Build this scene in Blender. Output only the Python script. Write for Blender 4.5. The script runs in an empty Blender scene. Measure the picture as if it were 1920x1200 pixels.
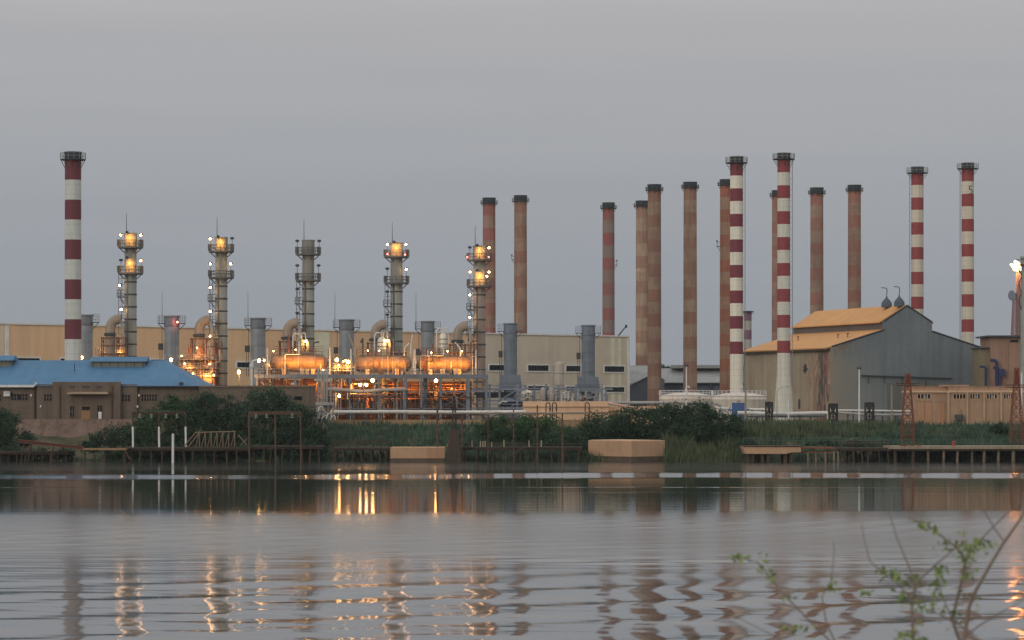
import bpy, math, random
import numpy as np
from mathutils import Vector, Matrix

random.seed(7)
RNG = np.random.default_rng(11)
SC = bpy.context.scene
COL = SC.collection
F = 5333.0      # focal length of the 100 mm lens, in photo pixels
HC = 9.7        # eye height above the river
YH = 750.0      # horizon row
GZ = 5.2        # level of the plant ground above the river
HAZE = 0.00006   # density of the evening haze


def K(D): return D / F
def wx(px, D): return (px - 960.0) * D / F
def wz(py, D): return HC - (py - YH) * D / F


def lin(c):
    c = c / 255.0
    return c / 12.92 if c <= 0.04045 else ((c + 0.055) / 1.055) ** 2.4


def A(r, g, b, light=0.62):
    return tuple(min(0.85, lin(v) / light) for v in (r, g, b))


# ------------------------------------------------------------------ mesh builder
class MB:
    def __init__(self):
        self.v, self.f, self.m = [], [], []
        self.mi = 0

    def _add(self, vs, fs):
        o = len(self.v)
        self.v.extend([tuple(p) for p in vs])
        for q in fs:
            self.f.append(tuple(i + o for i in q))
            self.m.append(self.mi)
        return self

    def box(self, c, s, rz=0.0):
        cx, cy, cz = c
        hx, hy, hz = s[0] / 2, s[1] / 2, s[2] / 2
        ca, sa = math.cos(rz), math.sin(rz)
        vs = []
        for dz in (-hz, hz):
            for dx, dy in ((-hx, -hy), (hx, -hy), (hx, hy), (-hx, hy)):
                vs.append((cx + dx * ca - dy * sa, cy + dx * sa + dy * ca, cz + dz))
        return self._add(vs, [(3, 2, 1, 0), (4, 5, 6, 7), (0, 1, 5, 4), (1, 2, 6, 5), (2, 3, 7, 6), (3, 0, 4, 7)])

    def span(self, a, b):
        return self.box([(a[i] + b[i]) / 2 for i in range(3)], [abs(b[i] - a[i]) for i in range(3)])

    def tube(self, pts, r, n=8, caps=True):
        pts = [Vector(p) for p in pts]
        rs = r if isinstance(r, (list, tuple)) else [r] * len(pts)
        vs, fs = [], []
        up = None
        for i, p in enumerate(pts):
            if i == 0: t = pts[1] - pts[0]
            elif i == len(pts) - 1: t = pts[-1] - pts[-2]
            else: t = (pts[i + 1] - pts[i]).normalized() + (pts[i] - pts[i - 1]).normalized()
            t = t.normalized() if t.length > 1e-9 else Vector((0, 0, 1))
            if up is None:
                a = Vector((0, 0, 1)) if abs(t.z) < 0.9 else Vector((1, 0, 0))
                u = t.cross(a).normalized()
            else:
                u = (up - t * up.dot(t))
                u = u.normalized() if u.length > 1e-6 else t.orthogonal().normalized()
            up = u
            w = t.cross(u)
            for k in range(n):
                an = 2 * math.pi * k / n
                vs.append(p + (u * math.cos(an) + w * math.sin(an)) * rs[i])
        for i in range(len(pts) - 1):
            for k in range(n):
                a, b = i * n + k, i * n + (k + 1) % n
                fs.append((a, b, b + n, a + n))
        if caps:
            fs.append(tuple(reversed(range(n))))
            fs.append(tuple((len(pts) - 1) * n + k for k in range(n)))
        return self._add(vs, fs)

    def lathe(self, prof, n=24, c=(0, 0, 0), caps=True):
        vs, fs = [], []
        for r, z in prof:
            for k in range(n):
                an = 2 * math.pi * k / n
                vs.append((c[0] + r * math.cos(an), c[1] + r * math.sin(an), c[2] + z))
        for i in range(len(prof) - 1):
            for k in range(n):
                a, b = i * n + k, i * n + (k + 1) % n
                fs.append((a, b, b + n, a + n))
        if caps:
            fs.append(tuple(reversed(range(n))))
            fs.append(tuple((len(prof) - 1) * n + k for k in range(n)))
        return self._add(vs, fs)

    def ring(self, r, z, t, n=24, c=(0, 0, 0)):
        pts = [(c[0] + r * math.cos(2 * math.pi * k / n), c[1] + r * math.sin(2 * math.pi * k / n), c[2] + z) for k in range(n + 1)]
        return self.tube(pts, t, 4, caps=False)

    def prism(self, poly, d):
        """poly: list of 3d points (planar), extruded by vector d"""
        n = len(poly)
        d = Vector(d)
        vs = [Vector(p) for p in poly] + [Vector(p) + d for p in poly]
        fs = [tuple(range(n)), tuple(reversed(range(n, 2 * n)))]
        for k in range(n):
            fs.append((k, k + n, (k + 1) % n + n, (k + 1) % n))
        return self._add(vs, fs)

    def sphere(self, c, r, nu=10, nv=6, sz=1.0):
        prof = []
        for i in range(nv + 1):
            a = -math.pi / 2 + math.pi * i / nv
            prof.append((max(1e-3, r * math.cos(a)), r * sz * math.sin(a)))
        return self.lathe(prof, nu, c)

    def lattice(self, w0, w1, z0, z1, nseg, r, c=(0, 0)):
        def corner(i, t):
            w = (w0 + (w1 - w0) * t) / 2
            sx, sy = ((-1, -1), (1, -1), (1, 1), (-1, 1))[i % 4]
            return (c[0] + sx * w, c[1] + sy * w, z0 + (z1 - z0) * t)
        for i in range(4):
            self.tube([corner(i, 0), corner(i, 1)], r * 1.4, 4)
        for s in range(nseg):
            t0, t1 = s / nseg, (s + 1) / nseg
            for i in range(4):
                self.tube([corner(i, t0), corner(i + 1, t1)], r, 4)
                self.tube([corner(i + 1, t0), corner(i, t1)], r, 4)
                self.tube([corner(i, t1), corner(i + 1, t1)], r, 4)
        return self

    def build(self, name, mats, parent=None, smooth=False, loc=None):
        me = bpy.data.meshes.new(name)
        me.from_pydata(self.v, [], self.f)
        mats = mats if isinstance(mats, (list, tuple)) else [mats]
        for m in mats: me.materials.append(m)
        if len(mats) > 1:
            me.polygons.foreach_set('material_index', self.m)
        if smooth:
            me.polygons.foreach_set('use_smooth', [True] * len(me.polygons))
            me.set_sharp_from_angle(angle=math.radians(40))
        me.update()
        o = bpy.data.objects.new(name, me)
        COL.objects.link(o)
        if parent is not None: o.parent = parent
        if loc is not None: o.location = loc
        return o


def thing(name, label, cat, loc=(0, 0, 0), rz=0.0, group=None):
    o = bpy.data.objects.new(name, None)
    COL.objects.link(o)
    o.empty_display_size = 0.5
    o.location = loc
    o.rotation_euler = (0, 0, rz)
    return tag(o, label, cat, group)


def tag(o, label=None, cat=None, group=None, kind=None):
    if label: o['label'] = label
    if cat: o['category'] = cat
    if group: o['group'] = group
    if kind: o['kind'] = kind
    return o


def lamp_light(parent, loc, watts, col=(1.0, 0.5, 0.16), radius=0.2, aim=(0, 1, -.3), cone=155):
    # shaded flood lamp: lights what it is turned to, not the river behind it
    l = bpy.data.lights.new('lamp_light', 'SPOT')
    l.energy = watts * 2.3; l.color = col; l.shadow_soft_size = radius
    l.spot_size = math.radians(cone); l.spot_blend = 0.6
    o = bpy.data.objects.new('lamp_light', l)
    o.rotation_euler = (-Vector(aim)).to_track_quat('Z', 'Y').to_euler()
    COL.objects.link(o)
    o.parent = parent; o.location = loc
    return o


# ------------------------------------------------------------------ materials
def new_mat(name):
    m = bpy.data.materials.new(name)
    m.use_nodes = True
    nt = m.node_tree
    return m, nt, nt.nodes['Principled BSDF']


def nd(nt, typ, **kw):
    n = nt.nodes.new(typ)
    for k, v in kw.items(): setattr(n, k, v)
    return n


def math_node(nt, op, a, b=None, c=None):
    n = nd(nt, 'ShaderNodeMath', operation=op)
    for i, v in enumerate((a, b, c)):
        if v is None: continue
        if isinstance(v, (int, float)): n.inputs[i].default_value = v
        else: nt.links.new(v, n.inputs[i])
    return n.outputs[0]


def mixc(nt, fac, a, b):
    n = nd(nt, 'ShaderNodeMix', data_type='RGBA')
    for sock, v in ((n.inputs[0], fac), (n.inputs[6], a), (n.inputs[7], b)):
        if isinstance(v, (int, float)): sock.default_value = v
        elif isinstance(v, tuple): sock.default_value = (*v[:3], 1)
        else: nt.links.new(v, sock)
    return n.outputs[2]


def noise(nt, scale=(1, 1, 1), detail=4, rough=0.6, lo=0.35, hi=0.65, dist=0.0, off=0.0):
    tc = nd(nt, 'ShaderNodeTexCoord')
    mp = nd(nt, 'ShaderNodeMapping')
    mp.inputs['Scale'].default_value = scale
    mp.inputs['Location'].default_value = (off, off * 1.7, off * .3)
    nt.links.new(tc.outputs['Object'], mp.inputs[0])
    n = nd(nt, 'ShaderNodeTexNoise')
    n.inputs['Scale'].default_value = 1.0
    n.inputs['Detail'].default_value = detail
    n.inputs['Roughness'].default_value = rough
    n.inputs['Distortion'].default_value = dist
    nt.links.new(mp.outputs[0], n.inputs['Vector'])
    mr = nd(nt, 'ShaderNodeMapRange')
    mr.inputs['From Min'].default_value = lo
    mr.inputs['From Max'].default_value = hi
    nt.links.new(n.outputs[0], mr.inputs['Value'])
    return mr.outputs[0]


MATS = {}
def mat(name, col, col2=None, rough=0.8, metal=0.0, scale=0.35, streak=0.0, amt=0.6, fine=0.25, bump=0.0, off=0.0, sheet=0.0):
    """weathered paint / concrete / steel: two tones mixed by large stains, vertical run-off streaks and fine grain"""
    if name in MATS: return MATS[name]
    m, nt, p = new_mat(name)
    col2 = col2 or tuple(c * 0.62 for c in col)
    big = noise(nt, (scale, scale, scale), 5, 0.65, 0.38, 0.68, 0.4, off)
    f = math_node(nt, 'MULTIPLY', big, amt)
    c = mixc(nt, f, col, col2)
    if streak:
        s = noise(nt, (scale * 5, scale * 5, scale * 0.25), 4, 0.6, 0.45, 0.75, 0.0, off + 3)
        c = mixc(nt, math_node(nt, 'MULTIPLY', s, streak), c, tuple(v * 0.5 for v in col2))
    g = noise(nt, (scale * 14, scale * 14, scale * 14), 2, 0.5, 0.3, 0.7, 0, off + 9)
    c = mixc(nt, math_node(nt, 'MULTIPLY', g, fine), c, tuple(v * 0.6 for v in col))
    if sheet:
        # sheet panels: each a little different, along the local X axis
        tc = nd(nt, 'ShaderNodeTexCoord'); sp = nd(nt, 'ShaderNodeSeparateXYZ')
        nt.links.new(tc.outputs['Object'], sp.inputs[0])
        u = math_node(nt, 'FLOOR', math_node(nt, 'DIVIDE', sp.outputs[0], sheet))
        wn = nd(nt, 'ShaderNodeTexWhiteNoise', noise_dimensions='1D')
        nt.links.new(u, wn.inputs['W'])
        c = mixc(nt, math_node(nt, 'MULTIPLY', wn.outputs[0], 0.16), c, tuple(v * 0.7 for v in col2))
    nt.links.new(c, p.inputs['Base Color'])
    p.inputs['Roughness'].default_value = rough
    p.inputs['Metallic'].default_value = metal
    p.inputs['Specular IOR Level'].default_value = 0.25
    if bump:
        b = nd(nt, 'ShaderNodeBump')
        b.inputs['Strength'].default_value = bump
        b.inputs['Distance'].default_value = 0.1
        nt.links.new(g, b.inputs['Height'])
        nt.links.new(b.outputs[0], p.inputs['Normal'])
    MATS[name] = m
    return m


def band_mat(name, red, white, ztop, band, zlow, rust=0.0, rustcol=(0.165, 0.098, 0.075), dirt=0.3, off=0.0):
    """painted aviation bands down a chimney, red first below ztop, unpainted below zlow; rust blotches over both"""
    m, nt, p = new_mat(name)
    tc = nd(nt, 'ShaderNodeTexCoord'); sp = nd(nt, 'ShaderNodeSeparateXYZ')
    nt.links.new(tc.outputs['Object'], sp.inputs[0])
    z = sp.outputs[2]
    wob = math_node(nt, 'MULTIPLY', math_node(nt, 'SUBTRACT', noise(nt, (1.5, 1.5, .2), 3, .5, 0, 1, 0, off), 0.5), 0.6 * min(1, rust * 2))
    t = math_node(nt, 'DIVIDE', math_node(nt, 'SUBTRACT', ztop, math_node(nt, 'ADD', z, wob)), band)
    odd = math_node(nt, 'MODULO', math_node(nt, 'FLOOR', math_node(nt, 'MAXIMUM', t, 0.0)), 2.0)
    low = math_node(nt, 'LESS_THAN', z, zlow)
    fac = math_node(nt, 'MAXIMUM', odd, low)
    c = mixc(nt, fac, red, white)
    if rust:
        mid = tuple((a * .45 + b * .55) for a, b in zip(red, white))
        fade = noise(nt, (.12, .12, .07), 4, .6, .32, .66, .8, off + 40)
        c = mixc(nt, math_node(nt, 'MULTIPLY', fade, .75), c, mid)
    # plate seams: thin darker rings
    seam = math_node(nt, 'LESS_THAN', math_node(nt, 'FRACT', math_node(nt, 'DIVIDE', z, band / 2)), 0.035)
    c = mixc(nt, math_node(nt, 'MULTIPLY', seam, 0.35), c, (0.1, 0.1, 0.1))
    s = noise(nt, (1.6, 1.6, 0.09), 5, 0.65, 0.42, 0.75, 0.2, off)
    c = mixc(nt, math_node(nt, 'MULTIPLY', s, dirt), c, tuple(v * 0.75 for v in rustcol))
    if rust:
        r = noise(nt, (0.35, 0.35, 0.22), 6, 0.7, 0.3, 0.62, 0.6, off + 5)
        c = mixc(nt, math_node(nt, 'MULTIPLY', r, rust), c, rustcol)
        g = noise(nt, (1.1, 1.1, 0.6), 4, 0.6, 0.52, 0.68, 0.6, off + 15)
        c = mixc(nt, math_node(nt, 'MULTIPLY', g, rust * .6), c, (0.22, 0.13, 0.09))
    nt.links.new(c, p.inputs['Base Color'])
    p.inputs['Roughness'].default_value = 0.65 if not rust else 0.9
    p.inputs['Specular IOR Level'].default_value = 0.3
    return m


def emit_mat(name, col, strength):
    if name in MATS: return MATS[name]
    m, nt, p = new_mat(name)
    p.inputs['Base Color'].default_value = (*[min(1, c) for c in col], 1)
    p.inputs['Emission Color'].default_value = (*col, 1)
    p.inputs['Emission Strength'].default_value = strength
    MATS[name] = m
    return m


def leaf_mat(name, ca, cb, cc=None):
    if name in MATS: return MATS[name]
    m, nt, p = new_mat(name)
    geo = nd(nt, 'ShaderNodeNewGeometry')
    c = mixc(nt, geo.outputs['Random Per Island'], ca, cb)
    n = noise(nt, (0.3, 0.3, 0.3), 3, .5, .4, .65)
    c = mixc(nt, math_node(nt, 'MULTIPLY', n, 0.6), c, cc or tuple(v * .55 for v in ca))
    nt.links.new(c, p.inputs['Base Color'])
    p.inputs['Roughness'].default_value = 0.7
    p.inputs['Specular IOR Level'].default_value = 0.2
    MATS[name] = m
    return m


STEEL = mat('galvanised_steel', A(128, 130, 130), A(95, 95, 95), 0.55, 0.2, 0.3, 0.35)
STEEL_DARK = mat('dark_steel', A(62, 66, 70), A(45, 45, 48), 0.7)
STEEL_BLUE = mat('blue_grey_steel', A(103, 112, 122), A(78, 86, 95), 0.6, 0, 0.3, 0.3)
CLAD = mat('aluminium_cladding', A(134, 139, 134), A(108, 110, 104), 0.5, 0.15, 0.3, 0.45)
PINKCLAD = mat('sooted_cladding', A(138, 126, 116), A(112, 96, 86), 0.6, 0.1, 0.3, 0.45)
SOOT_SHADE = mat('soot_and_shade_black', A(58, 61, 64), A(42, 42, 44), 0.9)
PLATE = mat('platform_steel', A(92, 93, 92), A(70, 70, 70), 0.7, 0.1, 0.5, 0.3)
RUST = mat('rusty_iron', A(104, 72, 56), A(72, 50, 42), 0.9, 0, 0.8, 0.4)
RUST_DARK = mat('dark_rusty_iron', A(72, 58, 48), A(46, 40, 36), 0.9, 0, 0.8, 0.4)
PIPEW = mat('white_pipe_paint', A(190, 188, 182), A(150, 145, 138), 0.5, 0, 0.3, 0.3)
PIPEG = mat('grey_pipe_paint', A(142, 140, 136), A(105, 102, 100), 0.55, 0, 0.3, 0.3)
GLASS = mat('dark_window_glass', (0.012, 0.014, 0.018), (0.02, 0.022, 0.028), 0.15, 0, .5, 0, .5)
WHITE = mat('white_paint', A(205, 205, 200), A(165, 162, 155), 0.6, 0, 0.5, 0.3)
BULB = emit_mat('lamp_glow_white', (1.0, 0.56, 0.24), 60.0)
BULBO = emit_mat('lamp_glow_sodium', (1.0, 0.55, 0.18), 55.0)
BULBR = emit_mat('lamp_glow_red', (1.0, 0.2, 0.16), 7.0)
FLAME = emit_mat('flame_glow', (1.0, 0.42, 0.13), 26.0)
# ------------------------------------------------------------------ camera, sky, sun
cam = bpy.data.cameras.new('camera')
cam.lens = 100; cam.sensor_width = 36; cam.sensor_fit = 'HORIZONTAL'
cam.shift_y = (YH - 600) / 1920
cam.clip_start = 0.5; cam.clip_end = 30000
cam.dof.use_dof = True; cam.dof.focus_distance = 540; cam.dof.aperture_fstop = 8.5
co = bpy.data.objects.new('camera', cam)
co.location = (0, 0, HC); co.rotation_euler = (math.radians(90), 0, 0)
COL.objects.link(co); SC.camera = co

SUN_EL, SUN_AZ = 14.0, 215.0     # behind the camera, to the left (azimuth clockwise from +Y)
w = bpy.data.worlds.new('World'); SC.world = w; w.use_nodes = True
nt = w.node_tree
bg = nt.nodes['Background']
sky = nd(nt, 'ShaderNodeTexSky', sky_type='NISHITA')
sky.sun_disc = False
sky.sun_elevation = math.radians(SUN_EL); sky.sun_rotation = math.radians(SUN_AZ)
sky.air_density = 2.0; sky.dust_density = 5.0
nt.links.new(sky.outputs[0], bg.inputs[0]); bg.inputs[1].default_value = 0.08
tc = nd(nt, 'ShaderNodeTexCoord'); sp = nd(nt, 'ShaderNodeSeparateXYZ')
nt.links.new(tc.outputs['Generated'], sp.inputs[0])
mp = nd(nt, 'ShaderNodeMapping'); mp.inputs['Scale'].default_value = (5, 5, 75)
nt.links.new(tc.outputs['Generated'], mp.inputs[0])
no = nd(nt, 'ShaderNodeTexNoise'); no.inputs['Scale'].default_value = 1.0; no.inputs['Detail'].default_value = 3
nt.links.new(mp.outputs[0], no.inputs['Vector'])
el = math_node(nt, 'ADD', sp.outputs[2], math_node(nt, 'MULTIPLY', math_node(nt, 'SUBTRACT', no.outputs[0], 0.5), 0.045))
rp = nd(nt, 'ShaderNodeValToRGB')
cr = rp.color_ramp
def sl(r, g, b): return (lin(r), lin(g), lin(b), 1)
stops = [(0.0, sl(153, 159, 167)), (0.035, sl(155, 161, 169)), (0.085, sl(165, 169, 175)), (0.14, sl(180, 179, 183)), (0.25, sl(222, 219, 217)), (0.5, sl(230, 227, 225)), (1.0, sl(206, 207, 211))]
cr.elements[0].position, cr.elements[0].color = stops[0]
cr.elements[1].position, cr.elements[1].color = stops[-1]
for pz, cz in stops[1:-1]:
    e = cr.elements.new(pz); e.color = cz
nt.links.new(math_node(nt, 'MAXIMUM', el, 0.0), rp.inputs[0])
bg2 = nd(nt, 'ShaderNodeBackground'); nt.links.new(rp.outputs[0], bg2.inputs[0]); bg2.inputs[1].default_value = 1.0
mx = nd(nt, 'ShaderNodeMixShader'); mx.inputs[0].default_value = 0.93   # cloud veil over the clear sky
nt.links.new(bg.outputs[0], mx.inputs[1]); nt.links.new(bg2.outputs[0], mx.inputs[2])
nt.links.new(mx.outputs[0], nt.nodes['World Output'].inputs[0])

sl_ = bpy.data.lights.new('sun', 'SUN'); sl_.energy = 0.62; sl_.angle = math.radians(25); sl_.color = (1.0, 0.95, 0.88)
so = bpy.data.objects.new('sun', sl_); COL.objects.link(so)
az, elv = math.radians(SUN_AZ), math.radians(SUN_EL)
to_sun = Vector((math.sin(az) * math.cos(elv), math.cos(az) * math.cos(elv), math.sin(elv)))
so.rotation_euler = to_sun.to_track_quat('Z', 'Y').to_euler()

SC.view_settings.view_transform = 'Standard'
try: SC.view_settings.look = 'None'
except Exception: pass
SC.view_settings.exposure = 0.0; SC.view_settings.gamma = 1.0; SC.view_settings.use_curve_mapping = False
SC.cycles.max_bounces = 6; SC.cycles.diffuse_bounces = 2; SC.cycles.glossy_bounces = 3; SC.cycles.transmission_bounces = 2
SC.cycles.use_denoising = True
SC.cycles.sample_clamp_indirect = 20
SC.cycles.caustics_reflective = False; SC.cycles.caustics_refractive = False

# ------------------------------------------------------------------ ground, one sheet to the horizon, with the river bed cut in it
def ground_z(x, y):
    yk = [-400, 11, 14, 55, 90, 436, 449, 456, 470, 484, 900, 9000]
    zk = [8.0, 8.0, 7.6, -1.5, -3, -3, -1.2, 0.3, 3.2, 5.0, 5.2, 5.2]
    sh = 2.5 * np.sin(x * 0.11) + 1.5 * np.sin(x * 0.31 + 1)
    base = np.interp(y + np.where((y > 430) & (y < 480), sh, 0), yk, zk)
    bank = ((y > 440) & (y < 486)) | ((y > 15) & (y < 60))
    return base + np.where(bank, 0.25 * np.sin(x * .7 + y * .4) + .2 * np.sin(x * 1.3 - y * .9), 0.05 * np.sin(x * .3 + y * .2))

def grid(xs, ys, zf):
    X, Y = np.meshgrid(xs, ys)
    Z = zf(X, Y)
    v = np.stack([X, Y, Z], -1).reshape(-1, 3)
    nx, ny = len(xs), len(ys)
    i = np.arange(nx - 1)[None, :] + nx * np.arange(ny - 1)[:, None]
    f = np.stack([i, i + 1, i + 1 + nx, i + nx], -1).reshape(-1, 4)
    me = bpy.data.meshes.new('grid')
    me.vertices.add(len(v)); me.vertices.foreach_set('co', v.ravel())
    me.loops.add(f.size); me.loops.foreach_set('vertex_index', f.ravel())
    me.polygons.add(len(f)); me.polygons.foreach_set('loop_start', np.arange(0, f.size, 4))
    me.polygons.foreach_set('loop_total', np.full(len(f), 4))
    me.polygons.foreach_set('use_smooth', np.ones(len(f), bool))
    me.update(calc_edges=True); me.validate()
    return me

gxs = np.concatenate([[-8000, -3000, -1200, -500, -250], np.arange(-130, 131, 2.0), [250, 500, 1200, 3000, 8000]])
gys = np.concatenate([[-400, -100, 0, 11, 14], np.arange(16, 90, 4), [140, 300, 430], np.arange(436, 490, 1.5), [500, 560, 640, 750, 900, 1400, 2500, 5000, 9000]])
gm, nt, p = new_mat('river_bank_soil')
c = mixc(nt, noise(nt, (.25, .25, .25), 5, .6, .35, .65), A(86, 80, 62), A(52, 58, 42))
c = mixc(nt, math_node(nt, 'MULTIPLY', noise(nt, (2.5, 2.5, 2.5), 4, .6, .4, .7), .5), c, A(48, 44, 36))
nt.links.new(c, p.inputs['Base Color']); p.inputs['Roughness'].default_value = 0.95; p.inputs['Specular IOR Level'].default_value = .1
gme = grid(gxs, gys, ground_z); gme.materials.append(gm)
ground = bpy.data.objects.new('ground', gme); COL.objects.link(ground)
tag(ground, 'sloping earth river bank and the flat ground of the plant', 'ground', kind='structure')

# ------------------------------------------------------------------ river: a real wavy sheet
def sst(a, b, x):
    t = np.clip((x - a) / (b - a), 0, 1); return t * t * (3 - 2 * t)

WAVES = dict(swell=0.05)
def river_z(x, y):
    z = np.zeros_like(x)
    def wave(lx, ang, amp, ph, wob=0.0, wl=60.0):
        k = 2 * math.pi / lx
        kx, ky = k * math.sin(math.radians(ang)), k * math.cos(math.radians(ang))
        return amp * np.sin(kx * x + ky * y + ph + wob * np.sin(x / wl * 2.1 + y / wl * 1.3 + ph))
    near = 1 - sst(135, 185, y)
    z += near * ((.66 + .34 * np.sin(x / 14. + y / 21.)) * wave(8.6, -36, .050, .4, 1.5) + wave(5.2, -20, .011, 2.0, 1.2) + wave(13, 24, .016, 1.0, .8) + wave(2.9, -48, .0065, .7, 2.4, 25) + wave(2.3, 14, .0055, 2.7, 2.4, 20) + wave(3.7, 35, .006, 1.9, 2.2, 33))
    low = 1 - sst(150, 330, y)
    z += (0.25 + .75 * low) * (wave(6.5, -12, .0035, .3, 1.2) + wave(4.1, 9, .0022, 1.3, 1.6, 40))
    mid = sst(150, 175, y) * (1 - sst(215, 245, y))
    gust = .35 + .65 * (.5 + .5 * np.sin(x / 31. + y / 9. + 1.3 * np.sin(x / 12.)))
    z += mid * gust * (wave(2.2, -8, .018, .3, 2.2, 22) + wave(3.1, 11, .022, 1.1, 2.0, 30) + wave(4.7, -19, .020, 2.2, 1.4, 40))
    # ruffled band where a boat's wake crosses the calm water by the far bank
    ridge = 364 + 5 * np.sin(x / 45.0 + .5 * np.sin(x / 14.)) + 1.2 * np.sin(x / 17. + 1) - 0.02 * x
    wk = sst(-20, -6, y - ridge) * (1 - sst(6, 18, y - ridge))
    brk = np.clip(.6 + .4 * np.sin(x / 37.0 + 1.1 * np.sin(x / 11.0)) + .25 * np.sin(x / 8.3 + 1), .15, 1.2)
    z += wk * (0.030 + .022 * brk) * (np.sin(2 * math.pi * (y - ridge) / 5.0 + .9 * np.sin(x / 14) + .6 * np.sin(x / 5.3)))
    l2 = 315 + 2.0 * np.sin(x / 40.0 + 2) + .01 * x
    z += 0.03 * (.55 + .45 * np.sin(x / 19. + 1.2 * np.sin(x / 7.))) * np.exp(-((y - l2) / 1.3) ** 2)
    l3 = 296 + 2.5 * np.sin(x / 33.0 + 1) - .02 * x
    z += 0.012 * np.exp(-((y - l3) / 1.2) ** 2)
    return z

wxs = np.concatenate([[-6000, -1500, -500, -250], np.arange(-140, 141, 1.4), [250, 500, 1500, 6000]])
wys = np.concatenate([[8, 30], np.arange(50, 230, .45), np.arange(230, 345, .5), np.arange(345, 400, .4), np.arange(400, 462, 1.5)])
rme = grid(wxs, wys, river_z)
m, nt, p = new_mat('river_water')
p.inputs['Base Color'].default_value = (0.03, 0.034, 0.03, 1)
p.inputs['IOR'].default_value = 1.75
tc = nd(nt, 'ShaderNodeTexCoord'); sp = nd(nt, 'ShaderNodeSeparateXYZ'); nt.links.new(tc.outputs['Object'], sp.inputs[0])
wv = noise(nt, (.02, .05, 1), 3, .5, 0, 1)
yy = math_node(nt, 'ADD', sp.outputs[1], math_node(nt, 'MULTIPLY', math_node(nt, 'SUBTRACT', wv, .5), 30.0))
rp = nd(nt, 'ShaderNodeValToRGB'); cr = rp.color_ramp
mr = nd(nt, 'ShaderNodeMapRange'); mr.inputs['From Min'].default_value = 0; mr.inputs['From Max'].default_value = 500
nt.links.new(yy, mr.inputs[0]); nt.links.new(mr.outputs[0], rp.inputs[0])
ws = [(0.0, .055), (.29, .065), (.335, .14), (.37, .22), (.43, .22), (.47, .17), (.505, .045), (.74, .04), (.80, .12), (1.0, .12)]   # a breeze ruffles the middle of the river
cr.elements[0].position, cr.elements[1].position = ws[0][0], ws[-1][0]   # wind patches
cr.elements[0].color = (ws[0][1],) * 3 + (1,); cr.elements[1].color = (ws[-1][1],) * 3 + (1,)
for a, b in ws[1:-1]:
    e = cr.elements.new(a); e.color = (b, b, b, 1)
nt.links.new(rp.outputs[0], p.inputs['Roughness'])
rip = noise(nt, (.16, 1.1, 1), 4, .6, 0, 1, .2)
bp = nd(nt, 'ShaderNodeBump'); bp.inputs['Distance'].default_value = 0.03
nt.links.new(rip, bp.inputs['Height'])
nt.links.new(math_node(nt, 'MULTIPLY', rp.outputs[0], 5.0), bp.inputs['Strength'])
nt.links.new(bp.outputs[0], p.inputs['Normal'])
rme.materials.append(m)
river = bpy.data.objects.new('river', rme); COL.objects.link(river)
tag(river, 'grey river with a bright wake and slanting swell', 'water', kind='structure')
# ------------------------------------------------------------------ chimneys
def bent_pt(a, b): return a, b

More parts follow.
